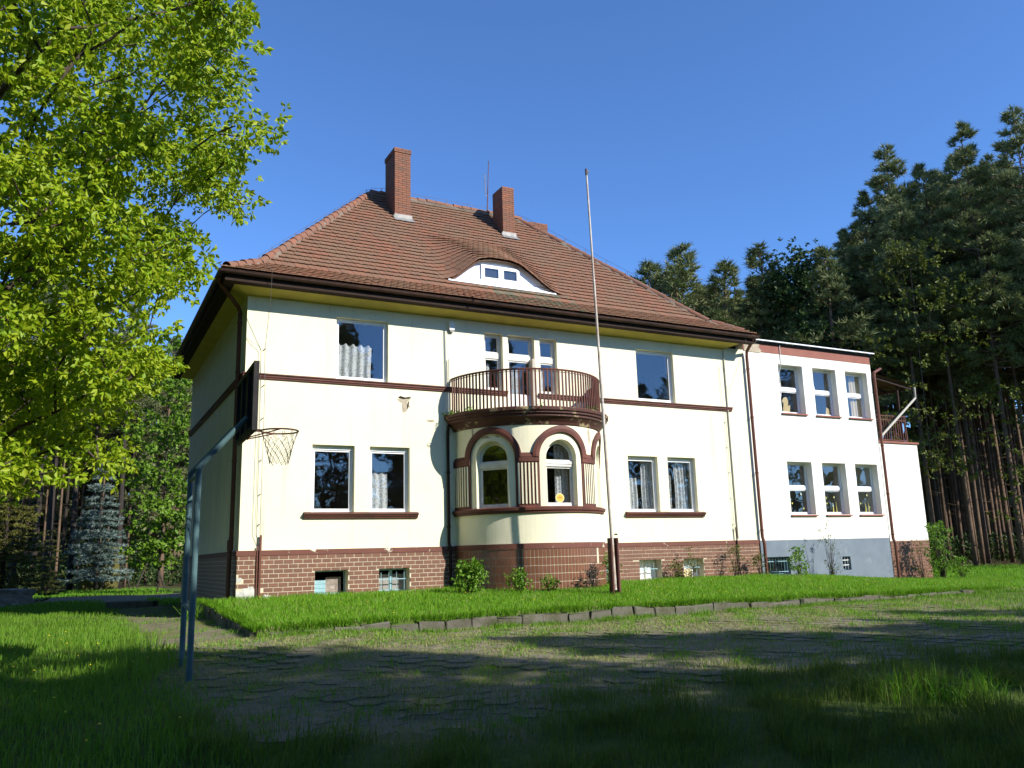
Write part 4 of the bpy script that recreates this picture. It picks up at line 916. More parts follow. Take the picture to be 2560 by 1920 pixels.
for k, h in enumerate(GW):
    f = window(None, *h, .004, .24, X['pvc'], transoms=((h[2]+h[3])/2+.02,), tb=.055, fw=.05, sash=.04); parts.append(f)
    sl_ = MB(); sl_.box(h[0]-.03, h[1]+.03, -.06, .004, h[2]-.055, h[2]-.012); sl_.box(h[0]+.004, h[1]-.004, .005, .245, h[2]-.03, h[2]+.003); s_ = sl_.build('sill', X['pinkband'], f)
    yy = .004+.24+.05; mb = MB(); mbp = MB()
    def spot(mm, cx, cz, rx, rz, n=9): mm.prism([(cx+rx*math.cos(2*PI*q/n), cz+rz*math.sin(2*PI*q/n)) for q in range(n)], TFy(yy), .003)
    if k >= 3:
        for (u, v) in (((.25, .45), (.33, .30), (.72, .62), (.78, .12)), ((.33, .50), (.34, .30), (.66, .52)), ((.28, .50), (.38, .30), (.70, .60), (.76, .16)))[k-3]: spot(mb, h[0]+u*(h[1]-h[0]), h[2]+.1+v*.95, .032, .036)
        if k > 3: mb.prism([(h[0]+.63, h[2]+.1), (h[0]+.69, h[2]+.1), (h[0]+.665, h[2]+.45)], TFy(yy), .003); mb.prism([(h[0]+.80, h[2]+.1), (h[0]+.84, h[2]+.1), (h[0]+.80, h[2]+.5)], TFy(yy), .003)
        mb.build('paper_cutouts', X['yel'], f)
    else:
        zt = (h[2]+h[3])/2+.08
        if k == 0:
            for pol in ([(.36, 0), (.66, 0), (.70, .25), (.60, .22), (.62, .42), (.55, .52), (.42, .50), (.33, .36), (.40, .28), (.36, .12)],): mb.prism([(h[0]+a*1.0, h[2]+.09+b) for a, b in pol], TFy(yy), .003)
            mb.build('paper_figure', X['tan'], f); mbp.prism([(h[0]+.06, zt), (h[0]+.36, zt), (h[0]+.34, zt+.20), (h[0]+.28, zt+.12), (h[0]+.10, zt+.08)], TFy(yy), .003)
            cb = MB(); cb.tube([(h[0]+.12, -.04, 7.6), (h[0]+.13, -.02, 7.2), (h[0]+.14, .0, 6.9), (h[0]+.17, .15, 6.6), (h[0]+.26, .22, 6.3), (h[0]+.28, .235, 6.0), (h[0]+.24, .235, 5.85), (h[0]+.06, .235, 5.78)], .014, 6); cb.build('cable', X['cable'], f)
        else:
            mbp.prism([(h[0]+.06, zt), (h[0]+(.36 if k == 1 else .22), zt), (h[0]+(.35 if k == 1 else .20), zt+.17), (h[0]+.07, zt+.15)], TFy(yy), .003)
            if k == 1: mb.prism([(h[0]+.75, h[2]+.08), (h[0]+1.0, h[2]+.08), (h[0]+.95, h[2]+.30), (h[0]+.83, h[2]+.36)], TFy(yy), .003); mb.build('paper_figure', X['tan'], f)
            else:
                mb.grid(np.linspace(h[0]+.55, h[1]-.06, 30), np.linspace(h[2]+.1, h[3]-.1, 3), lambda u, v: (u, .36+.02*math.sin(u*40), v)); mb.build('curtain', X['tan'], f, fix=False)
        mbp.build('paper_sheet', X['paper'], f)
for (a, b, c, d, nb, bars) in ((16.08, 17.05, .0, .56, 8, (.10, .42)), (19.42, 19.80, .06, .50, 3, (.22, .38))):
    f = MB(); frame_rect(f, a+.004, b-.004, c+.004, d-.004, .03, TFy(.2), .04); fr = f.build('basement_window', X['bluegrille']); parts.append(fr); g = MB(); g.box(a+.03, b-.03, .22, .226, c+.03, d-.03); g.build('pane', X['glass'], fr); grille(fr, a, b, c, d+.06, .09, X['bluegrille'] if nb > 4 else X['pvc'], nb, bars)
# porch wing with roofed terrace
Q0, Q1, QY, QD = 21.845, 24.25, .30, 6.0
wl = MB(); panel(wl, Q0, Q1, .98, 4.46, [], .3, TFy(QY)); panel(wl, QY+.3, QD, .98, 4.46, [], .3, lambda u, v, w_: (Q1-w_, u, v)); panel(wl, Q0, Q1, .98, 4.46, [], .3, lambda u, v, w_: (u, QD+.3-w_, v)); parts.append(wl.build('porch_wall', X['white']))
wl = MB(); wl.box(Q0, Q1-.004, QY+.004, QD, -.9, .98); pp_ = wl.build('porch_plinth', X['mortar']); parts.append(pp_)
bk = MB(); row = 0; z = .965
pbr = []
while z > -.45:
    k = -1
    while True:
        u0 = Q0+.01+k*.235+(row % 2)*.117; k += 1
        if u0 > Q1: break
        a_, b_ = max(u0, Q0+.01), min(u0+.224, Q1)
        if b_-a_ > .03: pbr.append((a_, b_, z-.092, z))
    z -= .104; row += 1
pc = {}
for (a_, b_, c_, d_) in pbr:
    key = round(b_-a_, 3)
    if key not in pc: t = MB(); t.box(-key/2, key/2, 0, .03, 0, .092); o = pc[key] = t.build('brick', X['brick'], pp_)
    else: o = pc[key].copy(); col.objects.link(o); o.parent = pp_
    o.location = ((a_+b_)/2, QY-.006-rng.uniform(0, .004), c_)
im = MB(); im.box(Q0, Q1+.05, QY-.05, QD+.3, 4.462, 4.53); parts.append(im.build('parapet_coping', X['pinkband']))
rl = MB(); zt = 5.50; zb = 4.60
pts = [(Q0+.05, QY+.10), (Q1-.35, QY+.10)]
for zz_ in (zt, zt-.16, zb): rl.box(Q0+.02, Q1-.35, QY+.085, QY+.115, zz_-.014, zz_+.014)
rl.box(Q1-.38, Q1-.345, QY+.08, QY+.12, 4.5, 5.54)
prail = rl.build('terrace_railing', X['brown']); parts.append(prail)
bm_ = MB(); bm_.box(-.011, .011, -.011, .011, 4.53, 5.5); bp2 = None
k = 0; xx = Q0+.10
while xx < Q1-.42:
    if bp2 is None: o = bp2 = bm_.build('bar', X['brown'], prail)
    else: o = bp2.copy(); col.objects.link(o); o.parent = prail
    o.location = (xx, QY+.10, 0); xx += .125
mb = MB()
for k in range(2):
    cx_ = Q0+.55+k*.95; mb.tube([(cx_+.16*math.cos(2*PI*q/16), QY+.088, 5.05+.22*math.sin(2*PI*q/16)) for q in range(17)], .010, 4); mb.tube([(cx_+.08*math.cos(2*PI*q/12), QY+.088, 4.78+.07*math.sin(2*PI*q/12)) for q in range(13)], .009, 4)
mb.build('scroll_ornament', X['brown'], prail)
cp = MB()
for k in range(14):      # corrugated sheets
    y0_ = QY-.10+k*.32
    cp.add([(Q0, y0_, 7.08), (Q1+.12, y0_, 6.70), (Q1+.12, y0_+.16, 6.735), (Q0, y0_+.16, 7.115), (Q1+.12, y0_+.32, 6.70), (Q0, y0_+.32, 7.08)], [(0, 1, 2, 3), (3, 2, 4, 5)])
can = cp.build('canopy', X['gutter'], fix=False); parts.append(can)
mb = MB()
for k in range(5): mb.add([(Q0, QY+.02+k*.95, 7.03), (Q1+.1, QY+.02+k*.95, 6.65), (Q1+.1, QY+.08+k*.95, 6.65), (Q0, QY+.08+k*.95, 7.03), (Q0, QY+.02+k*.95, 6.93), (Q1+.1, QY+.02+k*.95, 6.55), (Q1+.1, QY+.08+k*.95, 6.55), (Q0, QY+.08+k*.95, 6.93)], [(0, 1, 5, 4), (4, 5, 6, 7), (3, 2, 6, 7), (0, 1, 2, 3), (1, 2, 6, 5)])
mb.box(Q1-.20, Q1-.12, QY+.1, QY+4.2, 6.54, 6.64); mb.build('rafter', X['wood'], can)
for yy_ in (QY+.18, QY+2.0, QY+3.9):
    mb = MB(); mb.box(Q1-.52, Q1-.46, yy_-.03, yy_+.03, 4.5, 6.72); mb.build('canopy_post', X['wood'], can)
parts.append(pipe([(Q0+.62, QY-.22, 7.16), (Q0+.20, QY-.28, 6.98), (Q0+.08, -.06, 6.92), (Q0+.07, -.06, 6.8), (Q0+.07, -.06, 1.05), (Q0+.10, -.10, .9), (Q0+.10, -.10, -.35)], .052, parent=None, clips=[((Q0+.07, -.06, z_), 0) for z_ in (6.3, 4.3, 2.6, 1.2)]))
parts.append(pipe([(Q1+.10, QY-.12, 6.62), (Q1+.08, QY-.12, 6.2), (Q0+.16, -.02, 4.66), (Q0+.08, -.05, 4.5)], .042, 'cond', parent=None))
apar(parts)
# shrub stems etc. are further down
# ================================================================ FLAGPOLE
PX, PYy = 7.75, -3.75; pz = gz1(PX, PYy)
fp = empty('flagpole', (PX, PYy, pz), 0, 'tall bare weathered flagpole clamped between two dark red steel channels on the lawn', 'flagpole')
top = (7.55-PX, .05, 10.32-pz)
mb = MB(); L3 = lambda f: (top[0]*f, top[1]*f, top[2]*f+.0)
mb.tube([L3(.012), L3(.50)], [.040, .037], 12); mb.tube([L3(.50), L3(.505), L3(.72)], [.040, .033, .031], 12); mb.tube([L3(.72), L3(.725), L3(1)], [.035, .027, .024], 12); mb.build('pole', X['pole'], fp)
mb = MB(); mb.tube([L3(.99), L3(1.006)], .034, 8); mb.box(top[0]-.01, top[0]+.07, top[1]-.012, top[1]+.012, top[2]-.02, top[2]+.02); mb.build('cap', X['wire'], fp)
for s_ in (-1, 1):
    mb = MB(); xo = s_*.085; mb.box(xo-.02, xo+.02, -.065, .065, -.6, 1.30); 
    mb.box(xo-.02-(.05 if s_ > 0 else 0), xo+.02+(.05 if s_ < 0 else 0), .066, .08, -.6, 1.295); mb.build('steel_channel', X['polered'], fp)
mb = MB(); mb.box(.112, .122, -.05, -.02, -.5, 1.28); mb.box(-.062, -.058, -.05, .03, -.5, 1.2); mb.build('flaking_strip', X['polepale'], fp)
mb = MB()
for z_ in (.35, 1.15): mb.tube([(-.14, -.0, z_), (.14, 0, z_)], .014, 6)
mb.tube([(.02, -.05, 1.38), (.09, -.06, 1.38)], .022, 6); mb.build('bolt', X['wire'], fp)
# ================================================================ BASKETBALL HOOP
g0 = gz1(-2.1, -9.7)
hp = empty('basketball_hoop', (-2.1, -9.1, g0), 0, 'basketball hoop on two pale blue bent posts seen from behind its dark backboard', 'basketball hoop')
def hb(mb, nm, mt, parent=hp, **k):
    mb.v = [(p[0]+2.1, p[1]+9.1, p[2]-g0) for p in mb.v]; return mb.build(nm, X[mt], parent, **k)
for (px_, py_, zt_, ay) in ((-2.13, -9.76, 1.94, -9.76), (-2.065, -8.42, 2.0, -8.80)):
    mb = MB(); mb.tube([(px_, py_, g0-.4), (px_, py_, zt_)], .036, 12); pst = hb(mb, 'post', 'blue')
    mb = MB(); mb.tube([(px_-.02, py_, zt_-.03), (-1.60, ay, 2.56)], .034, 12); hb(mb, 'arm', 'blue')
mb = MB(); mb.tube([(-2.13, -9.76, .29), (-2.065, -8.42, .31)], .024, 8); mb.tube([(-2.13, -9.76, 1.84), (-2.065, -8.42, 1.9)], .024, 8); hb(mb, 'cross_brace', 'blue')
n0, f0 = Vector((-1.545, -10.03, 0)), Vector((-1.50, -8.56, 0)); ax = (f0-n0).normalized(); nv = Vector((ax.y, -ax.x, 0)); 
if nv.x < 0: nv = -nv
bdL = (f0-n0).length
TB = lambda u, v, w_: tuple(n0+ax*u+nv*w_+Vector((0, 0, v)))
mb = MB(); mb.prism([(0, 2.37), (bdL, 2.37), (bdL, 3.22), (0, 3.22)], TB, .022); bdo = hb(mb, 'backboard', 'boarddark')
mb = MB()
for (u0, u1, v0, v1) in ((0, .06, 2.37, 3.22), (bdL-.06, bdL, 2.37, 3.22), (.07, bdL-.07, 2.37, 2.43), (.07, bdL-.07, 3.16, 3.22), (.45, .53, 2.44, 3.15), (.95, 1.03, 2.44, 3.15)): mb.prism([(u0, v0), (u1, v0), (u1, v1), (u0, v1)], lambda u, v, w_: TB(u, v, w_-.041), .04)
hb(mb, 'batten', 'boarddark', bdo)
rc = Vector((-1.162, -9.567, 2.437)); rr = .228
mb = MB(); mb.tube([(rc.x+rr*math.cos(2*PI*k/36), rc.y+rr*math.sin(2*PI*k/36), rc.z) for k in range(37)], .011, 7, cap=False)
bpnt = rc-nv*.375
for s_ in (-.06, .06): mb.tube([bpnt+ax*s_, rc-nv*rr*.96+ax*s_], .009, 6)
for s_ in (-.16, .16): mb.tube([bpnt+ax*s_*.6+Vector((0, 0, -.10)), rc-nv*.02+ax*math.copysign(rr*.98, s_)], .008, 6)
mb.prism([(.64, 2.36), (.84, 2.36), (.84, 2.50), (.64, 2.50)], lambda u, v, w_: TB(u, v, w_+.022), .01); hb(mb, 'rim', 'rim')
mb = MB(); nl = 12
def npt(a_, f): r_ = rr*(1-.50*f**.8); return (rc.x+r_*math.cos(a_), rc.y+r_*math.sin(a_), rc.z-.015-.40*f+.012*math.sin(a_*5+f*7))
lev = [0, .22, .40, .55, .70, .85, 1.]
for k in range(nl):
    for i_ in range(len(lev)-1):
        for s_ in (1, -1):
            a0 = 2*PI*(k+.5*(i_ % 2))/nl
            if i_ == 0: mb.tube([npt(a0+s_*.05, 0), npt(a0+s_*.04, lev[1])], .0035, 4, cap=False)
            else: mb.tube([npt(a0, lev[i_]), npt(a0+s_*PI/nl, lev[i_+1])], .0035, 4, cap=False)
hb(mb, 'net', 'net')
# ================================================================ SMALL THINGS ON THE HOUSE
mb = MB(); mb.prism([(-.07, -.12), (.07, -.12), (.075, 0), (.07, .12), (-.07, .12), (-.075, 0)], lambda u, v, w_: (u, -.09+w_, v), .07); 
lampo = empty('wall_lamp', (5.36, -.0, 6.98), 0, 'small white plastic outdoor lamp box high on the cream facade', 'wall lamp'); mb.build('housing', X['lampw'], lampo)
mb = MB(); mb.box(-.045, .045, -.021, -.001, -.10, .10); mb.build('base_plate', X['flash'], lampo)
mb = MB(); mb.prism([(-.05, -.17), (.05, -.17), (.06, -.121), (-.06, -.121)], lambda u, v, w_: (u, -.08+w_, v), .06); mb.build('lens', X['flash'], lampo)
an = empty('roof_antenna', (9.22, 5.35, 12.9), 0, 'thin rusty antenna mast on the roof ridge beside the shorter chimney', 'antenna')
mb = MB(); mb.tube([(-.05, 0, 0), (0, 0, 1.1)], .020, 6); mb.tube([(0, 0, 1.1), (.06, 0, 2.2)], .014, 6); mb.build('mast', X['pipe'], an)
mb = MB(); mb.tube([(-.09, 0, .78), (-.11, 0, 1.62)], .010, 5); mb.tube([(-.09, 0, .80), (.0, 0, .80)], .009, 4)
for k in range(5): mb.tube([(-.23, -.12, .95+k*.15), (.0, .12, .95+k*.15)], .006, 4)
mb.build('aerial', X['flash'], an)
# weeds growing on the balcony edge, brick left on the slab
mb = MB(); mb.box(-.09, .09, -.05, .05, 0, .075); o = mb.build('loose_brick', X['tan'], None, loc=Vector(B(-PI/2+.06, 2.31, 4.52))); tag(o, 'loose pale block lying on the end of the balcony ledge', 'block')
# concrete step by the side path and swing, rough stone
mb = MB(); mb.box(-.75, .75, -.17, .17, -.3, .10); o = mb.build('concrete_step', X['concrete'], None, loc=(-1.6, 9.0, gz1(-1.5, 9)+.08)); o.rotation_euler = (0, 0, -.55); tag(o, 'low weathered concrete step across the path beside the house', 'step')
sw = empty('swing_frame', (-.15, 32.5, gz1(-.2, 32)), R_(18), 'dark timber swing frame with crossed legs under the trees', 'swing frame')
for x_ in (-.95, .95):
    for s_ in (-1, 1):
        mb = MB(); mb.tube([(x_+s_*.95, s_*.2, -.1), (x_, 0, 2.1)], .045, 6); mb.build('leg', X['rot'], sw)
mb = MB(); mb.tube([(-1.2, 0, 2.1), (1.2, 0, 2.1)], .05, 6); mb.build('crossbar', X['rot'], sw)
mb = MB(); mb.tube([(-1.9, .0, .08), (1.9, 0, .08)], .035, 6); mb.build('ground_rail', X['rot'], sw)
def rock(name, loc, sx, sy, sz, seed, mt, label, cat, rz=0.):
    bm = bmesh.new(); bmesh.ops.create_cube(bm, size=1); bmesh.ops.subdivide_edges(bm, edges=bm.edges[:], cuts=4, use_grid_fill=True); r = random.Random(seed)
    from mathutils import noise as mn
    for v in bm.verts:
        p = v.co.copy(); d = mn.noise(p*2.3+Vector((seed, 0, 0)))*.18+mn.noise(p*6+Vector((0, seed, 0)))*.08
        v.co = Vector((p.x*sx, p.y*sy, p.z*sz))*(1+d)
    me = bpy.data.meshes.new(name); bm.to_mesh(me); bm.free(); me.materials.append(X[mt]); o = bpy.data.objects.new(name, me); col.objects.link(o); o.location = loc; o.rotation_euler = (0, 0, rz); return tag(o, label, cat)
rock('stone_block', (-5.55, 14.4, gz1(-5.1, 14)+.26), 2.0, 1.2, .62, 3, 'stone', 'rough pale stone block lying beside a yellow-green conifer', 'stone', .25)
rock('tree_stump', (-1.95, 33.0, gz1(-2.1, 33)+1.0), 1.9, 1.6, 3.0, 8, 'moss', 'mossy broken stump heaped with litter beside the swing frame', 'stump')
# ================================================================ TREES AND SHRUBS
def unit(v): return v/np.maximum(np.linalg.norm(v, axis=-1, keepdims=True), 1e-9)
def leaf_verts(P, D, l, wd, fold=.25):
    n = len(P); D = unit(D); rv = unit(nr.normal(size=(n, 3))); S_ = unit(np.cross(D, rv)); Nn = np.cross(S_, D)
    l = np.broadcast_to(np.asarray(l, float).reshape(-1, 1), (n, 1)); wd = np.broadcast_to(np.asarray(wd, float).reshape(-1, 1), (n, 1))
    V = np.empty((n, 4, 3)); mid = P+D*l*.52
    V[:, 0] = P; V[:, 1] = mid+S_*wd/2+Nn*wd*fold; V[:, 2] = P+D*l-Nn*l*.1; V[:, 3] = mid-S_*wd/2+Nn*wd*fold
    return V
def leaf_object(name, P, D, l, wd, mt, parent=None, fold=.25):
    n = len(P); V = leaf_verts(P, D, l, wd, fold).reshape(-1, 3); b = np.arange(n)[:, None]*4
    lp = (b+np.array([[0, 1, 2, 0, 2, 3]])).ravel(); return np_mesh(name, V, lp, np.full(2*n, 3), mt, parent, np.repeat(nr.random(n), 2))
def skeleton(base, trunk, targets, r_tip=.008, step=.45, rnd=None, pw=2.2, updroop=.12):
    """grow limbs from a trunk polyline to crown targets; returns nodes, parents, radii"""
    rnd = rnd or random.Random(1); nodes = []; par = []
    for i in range(len(trunk)-1):
        a, b = Vector(trunk[i]), Vector(trunk[i+1]); n = max(1, int((b-a).length/step))
        for k in range(n):
            nodes.append(a.lerp(b, k/n)); par.append(len(nodes)-2)
    nodes.append(Vector(trunk[-1])); par.append(len(nodes)-2); nt_ = len(nodes); zmin = trunk[0][2]+(trunk[-1][2]-trunk[0][2])*.22
    arr = np.array([tuple(p) for p in nodes])
    for t in sorted(targets, key=lambda q: min((Vector(q)-nodes[i]).length for i in range(nt_))):
        tv = np.array(t); d = np.linalg.norm(arr-tv, axis=1)+np.maximum(0, arr[:, 2]-tv[2]+.3)*.9; d[:nt_] += np.where(arr[:nt_, 2] < zmin, 50, .6)
        i = int(np.argmin(d)); a = nodes[i]; b = Vector(t); L_ = (b-a).length; n = max(1, int(L_/step)); p = i; new = []
        c = a.lerp(b, .5)+Vector((rnd.uniform(-1, 1), rnd.uniform(-1, 1), rnd.uniform(-.2, 1)*1.2))*L_*updroop
        for k in range(1, n+1):
            f = k/n; q = a*(1-f)**2+c*2*f*(1-f)+b*f*f
            if k < n: q += Vector((rnd.uniform(-1, 1), rnd.uniform(-1, 1), rnd.uniform(-1, 1)))*.05*step/.45
            nodes.append(q); par.append(p); p = len(nodes)-1; new.append(tuple(q))
        arr = np.vstack([arr, np.array(new)]) if new else arr
    N_ = len(nodes); acc = np.zeros(N_); ch = np.zeros(N_)
    for i in range(N_-1, -1, -1):
        if ch[i] == 0: acc[i] = r_tip**pw
        if par[i] >= 0: acc[par[i]] += acc[i]; ch[par[i]] += 1
    return nodes, par, acc**(1/pw)
def limb_mesh(name, nodes, par, rad, mt, parent, n=6, rscale=1., rmax=9.):
    m_ = MB(); 
    for i, p in enumerate(par):
        if p < 0: continue
        a, b = nodes[p], nodes[i]; d = b-a
        if d.length < 1e-4: continue
        r1 = min(rmax, rad[i]*rscale); r0 = min(rmax, min(rad[p], rad[i]*1.25)*rscale); k = n if r1 > .03 else 4
        u = d.orthogonal().normalized(); v = d.normalized().cross(u); e = d.normalized()*r1*.25
        V = [a-e+(u*math.cos(2*PI*j/k)+v*math.sin(2*PI*j/k))*r0 for j in range(k)]+[b+(u*math.cos(2*PI*j/k)+v*math.sin(2*PI*j/k))*r1 for j in range(k)]
        m_.add(V, [(j, (j+1) % k, k+(j+1) % k, k+j) for j in range(k)])
    return m_.build(name, mt, parent, smooth=True, fix=False)
def bunches(centers, R, per, k, l, wd, droop=.4, flat=.75, out=None):
    """leaf bunches: 'per' bunches about each centre, k leaves in each"""
    C_ = np.repeat(np.asarray(centers, float), per, 0); n = len(C_)
    off = nr.normal(size=(n, 3))*np.array([1, 1, flat])*np.repeat(np.broadcast_to(np.asarray(R, float), (len(centers),)), per)[:, None]*.55
    P = np.repeat(C_+off, k, 0); o = np.repeat(unit(off+1e-6), k, 0); D = unit(nr.normal(size=P.shape)*.8+o*.6+np.array([0, 0, -droop])); P = P+D*.02
    return P, D, nr.uniform(.7, 1.25, len(P))*l, nr.uniform(.75, 1.2, len(P))*wd
def broadleaf(name, label, cat, base, trunk, targets, R, per, k, l, wd, leafm, barkm, group=None, r_tip=.008, droop=.4, flat=.75, rscale=1., seed=1, step=.45):
    root = empty(name, base, 0, label, cat, group); bv = Vector(base)
    tg = [tuple(Vector(t)-bv) for t in targets]; tr = [tuple(Vector(t)-bv) for t in trunk]
    nd, pr_, rd = skeleton(base, tr, tg, r_tip, step, random.Random(seed)); limb_mesh('trunk', nd, pr_, rd, X[barkm], root, rscale=rscale)
    P, D, L_, W_ = bunches(tg, R, per, k, l, wd, droop, flat); leaf_object('crown', P, D, L_, W_, X[leafm], root); return root
# ---- big oak on the left
TX, TY = -7.6, -4.2; tz = gz1(TX, TY)
zs_ = [2.0, 2.6, 3.2, 4.2, 5.2, 6.0, 6.6, 7.2, 7.9, 8.8, 10, 11, 13, 15, 17]; xm_ = [-3.3, -2.75, -2.1, -1.85, -1.75, -1.6, -1.4, -1.15, -.15, -.15, -.45, -.85, -2.3, -3.6, -5.5]
tgt = []; clumps = []; rr_ = random.Random(4); tries = 0
while len(clumps) < 330 and tries < 90000:
    tries += 1; z = rr_.uniform(2.3, 16); Rm = np.interp(z, zs_, xm_)-TX-.55; th = rr_.uniform(-PI, PI); q = rr_.random()**.36; x = TX+math.cos(th)*Rm*q; y = TY+math.sin(th)*Rm*q*.95
    az = math.degrees(math.atan2(x-CAM.x, y-CAM.y)); vis = -9 < az < 15 and z < 14
    if not vis and rr_.random() > .45: continue
    if (x+7.6)**2+(y+4.2)**2 < 1.2 and z < 8: continue
    if any((x-t[0])**2+(y-t[1])**2+(z-t[2])**2 < .62 for t in clumps): continue
    clumps.append((x, y, z))
    for _ in range(rr_.randint(3, 5)): tgt.append((x+rr_.gauss(0, .36), y+rr_.gauss(0, .36), z+rr_.gauss(0, .24)))
oak = broadleaf('oak_tree', 'large leafy oak with bright yellow-green spring foliage spreading over the lawn', 'tree', (TX, TY, tz), [(TX, TY, tz-.2), (TX+.1, TY, 2.2), (TX+.3, TY-.1, 5), (TX+.2, TY+.1, 9), (TX+.5, TY, 13)], tgt, .38, 28, 6, .130, .066, 'oak', 'bark', r_tip=.0125, droop=.55, seed=3)
# ---- maple at the back corner of the house
tg2 = []; rr_ = random.Random(9)
for _ in range(120):
    th = rr_.uniform(0, 2*PI); q = rr_.random()**.5; z = rr_.uniform(.8, 12.0); Rm = 2.1*(1-abs(z-6)/9.5); tg2.append((.35+math.cos(th)*Rm*q*1.0, 23.5+math.sin(th)*Rm*q, z))
broadleaf('maple_tree', 'young bright green maple behind the back corner of the villa', 'tree', (.35, 23.5, gz1(.35, 23.5)), [(.35, 23.5, -.5), (.4, 23.5, 4), (.35, 23.4, 11.5)], tg2, .66, 7, 5, .23, .18, 'maple', 'darkbark', droop=.5, flat=.35, seed=5)
# ---- pines
def needle_tufts(P, D, k, l, wd, spread=.9):
    n = len(P); PP = np.repeat(P, k, 0); DD = unit(np.repeat(unit(D), k, 0)+nr.normal(size=(n*k, 3))*spread*.6)
    S_ = unit(np.cross(DD, unit(nr.normal(size=(n*k, 3))))); L_ = (nr.uniform(.65, 1.2, n*k)*l)[:, None]; W_ = wd
    PP = PP+DD*L_*.02*nr.random((n*k, 1))
    V = np.empty((n*k, 3, 3)); V[:, 0] = PP-S_*W_/2; V[:, 1] = PP+S_*W_/2; V[:, 2] = PP+DD*L_
    return V.reshape(-1, 3)
def pine_proto(name, Hh, c0, width, nb, seed, needle, bark, tuft=(9, .30, .045), taper=.7, rbase=.14, up=.15, dead=16):
    r = random.Random(seed); root = empty(name, (0, 0, 0)); m_ = MB()
    bend = [(r.uniform(-.1, .1), r.uniform(-.1, .1))]*6
    tp_ = []; 
    for k in range(13):
        f = k/12; b0 = bend[min(5, int(f*5))]; tp_.append((b0[0]*math.sin(f*PI)*1.4, b0[1]*math.sin(f*PI)*1.4, Hh*f-.3*(k == 0)))
    m_.tube(tp_, [rbase*(1-.86*k/12) for k in range(13)], 8); P, D = [], []
    def trunk_at(z): f = max(0, min(1, z/Hh))*12; i = min(11, int(f)); a, b = Vector(tp_[i]), Vector(tp_[i+1]); return a.lerp(b, f-i)
    for k in range(nb):
        f = (k+r.random())/nb; z = Hh*(c0+(1-c0)*f*.985); t = f
        L_ = width*((1-t)**taper)*(.55+.45*min(1, t/.18))*r.uniform(.55, 1.2)+.25; th = r.uniform(0, 2*PI); a = trunk_at(z); el = up*(.2+1.6*t)+r.uniform(-.25, .25)
        d = Vector((math.cos(th)*math.cos(el), math.sin(th)*math.cos(el), math.sin(el))); side = d.cross(Vector((0, 0, 1))).normalized()
        pts = []; n_ = 6
        for q in range(n_+1):
            g = q/n_; pts.append(a+d*L_*g+Vector((0, 0, L_*(.22*g*g-.14*g)))+side*r.uniform(-.05, .05)*L_*g)
        m_.tube(pts, [.035*(1-.8*q/n_)*(L_/2+.3) for q in range(n_+1)], 4, cap=False)
        ns = max(4, int(L_*7))
        for q in range(ns):
            g = .28+.75*q/ns; g = min(1, g); i = min(n_-1, int(g*n_)); p = pts[i].lerp(pts[i+1], g*n_-i); sp = (1.05-g)*.55*L_
            for sgn in ((-1, 1) if g < .93 else (0,)):
                e = sp*r.uniform(.25, 1.0); pt = p+side*sgn*e+d*e*.5+Vector((0, 0, r.uniform(-.05, .16)+.12*e)); P.append(tuple(pt)); dd = d*.6+side*sgn*.7+Vector((0, 0, .55)); D.append(tuple(dd))
    for k in range(10): P.append(tuple(trunk_at(Hh)+Vector((r.uniform(-.12, .12), r.uniform(-.12, .12), -r.uniform(0, .8))))); D.append((r.uniform(-.5, .5), r.uniform(-.5, .5), 1))
    for k in range(dead):
        z = Hh*r.uniform(.12, c0+.05); th = r.uniform(0, 2*PI); a = trunk_at(z); L_ = r.uniform(.4, 1.6); m_.tube([a, a+Vector((math.cos(th), math.sin(th), r.uniform(-.25, .2)))*L_], [.018, .005], 3, cap=False)
    m_.build('trunk', X[bark], root, smooth=True, fix=False)
    V = needle_tufts(np.array(P), np.array(D), *tuft); n = len(V)//3
    np_mesh('crown', V, np.arange(len(V)), np.full(n, 3), X[needle], root, np.repeat(nr.random(n//tuft[0]), tuft[0])); return root
protos = [pine_proto('pine_tree', 25, .48, 3.0, 120, 11, 'pine', 'pinebark', tuft=(12, .36, .055)), pine_proto('pine_tree', 25, .56, 2.6, 96, 12, 'pine', 'pinebark', tuft=(12, .36, .055)), pine_proto('pine_tree', 25, .42, 3.1, 124, 13, 'pine2', 'pinebark', tuft=(12, .36, .055)), pine_proto('pine_tree', 25, .60, 2.3, 80, 14, 'pine2', 'pinebark', dead=26, tuft=(12, .36, .055))]
bushy = [pine_proto('pine_tree', 14, .22, 2.2, 100, 21, 'pine', 'pinebark', taper=.8, up=.3, tuft=(13, .30, .042)), pine_proto('pine_tree', 14, .25, 1.9, 90, 22, 'pine2', 'pinebark', taper=.75, up=.3, tuft=(13, .30, .042))]
darkp = [pine_proto('dark_pine_tree', 25, .55, 2.8, 90, 31, 'pine', 'darkbark', rbase=.26, tuft=(12, .36, .055))]
used = set()
def place(pr, x, y, Hh, label, group, H0, wide=1.):
    if pr in used: o = copy_tree(pr)
    else: o = pr; used.add(pr)
    s_ = Hh/H0; o.location = (x, y, gz1(x, y)); o.rotation_euler = (0, 0, rng.uniform(0, 6.28)); o.scale = (s_*wide, s_*wide, s_); tag(o, label, 'pine tree' if 'pine' in label else 'tree', group); return o
def azslope(x, y, z): d = math.hypot(x-CAM.x, y-CAM.y); return math.degrees(math.atan2(x-CAM.x, y-CAM.y)), (z-CAM.z)/d
sky_r = [(30.4, -1.6, 18.3), (33.0, 2.4, 20.0), (30.2, 4.0, 19.2), (28.6, 5.5, 16.5), (28.7, 7.9, 15.3), (28.4, 11.5, 15.6), (26.9, 12.4, 15.1), (24.7, 13.4, 15.8), (23.1, 14.3, 15.4)]
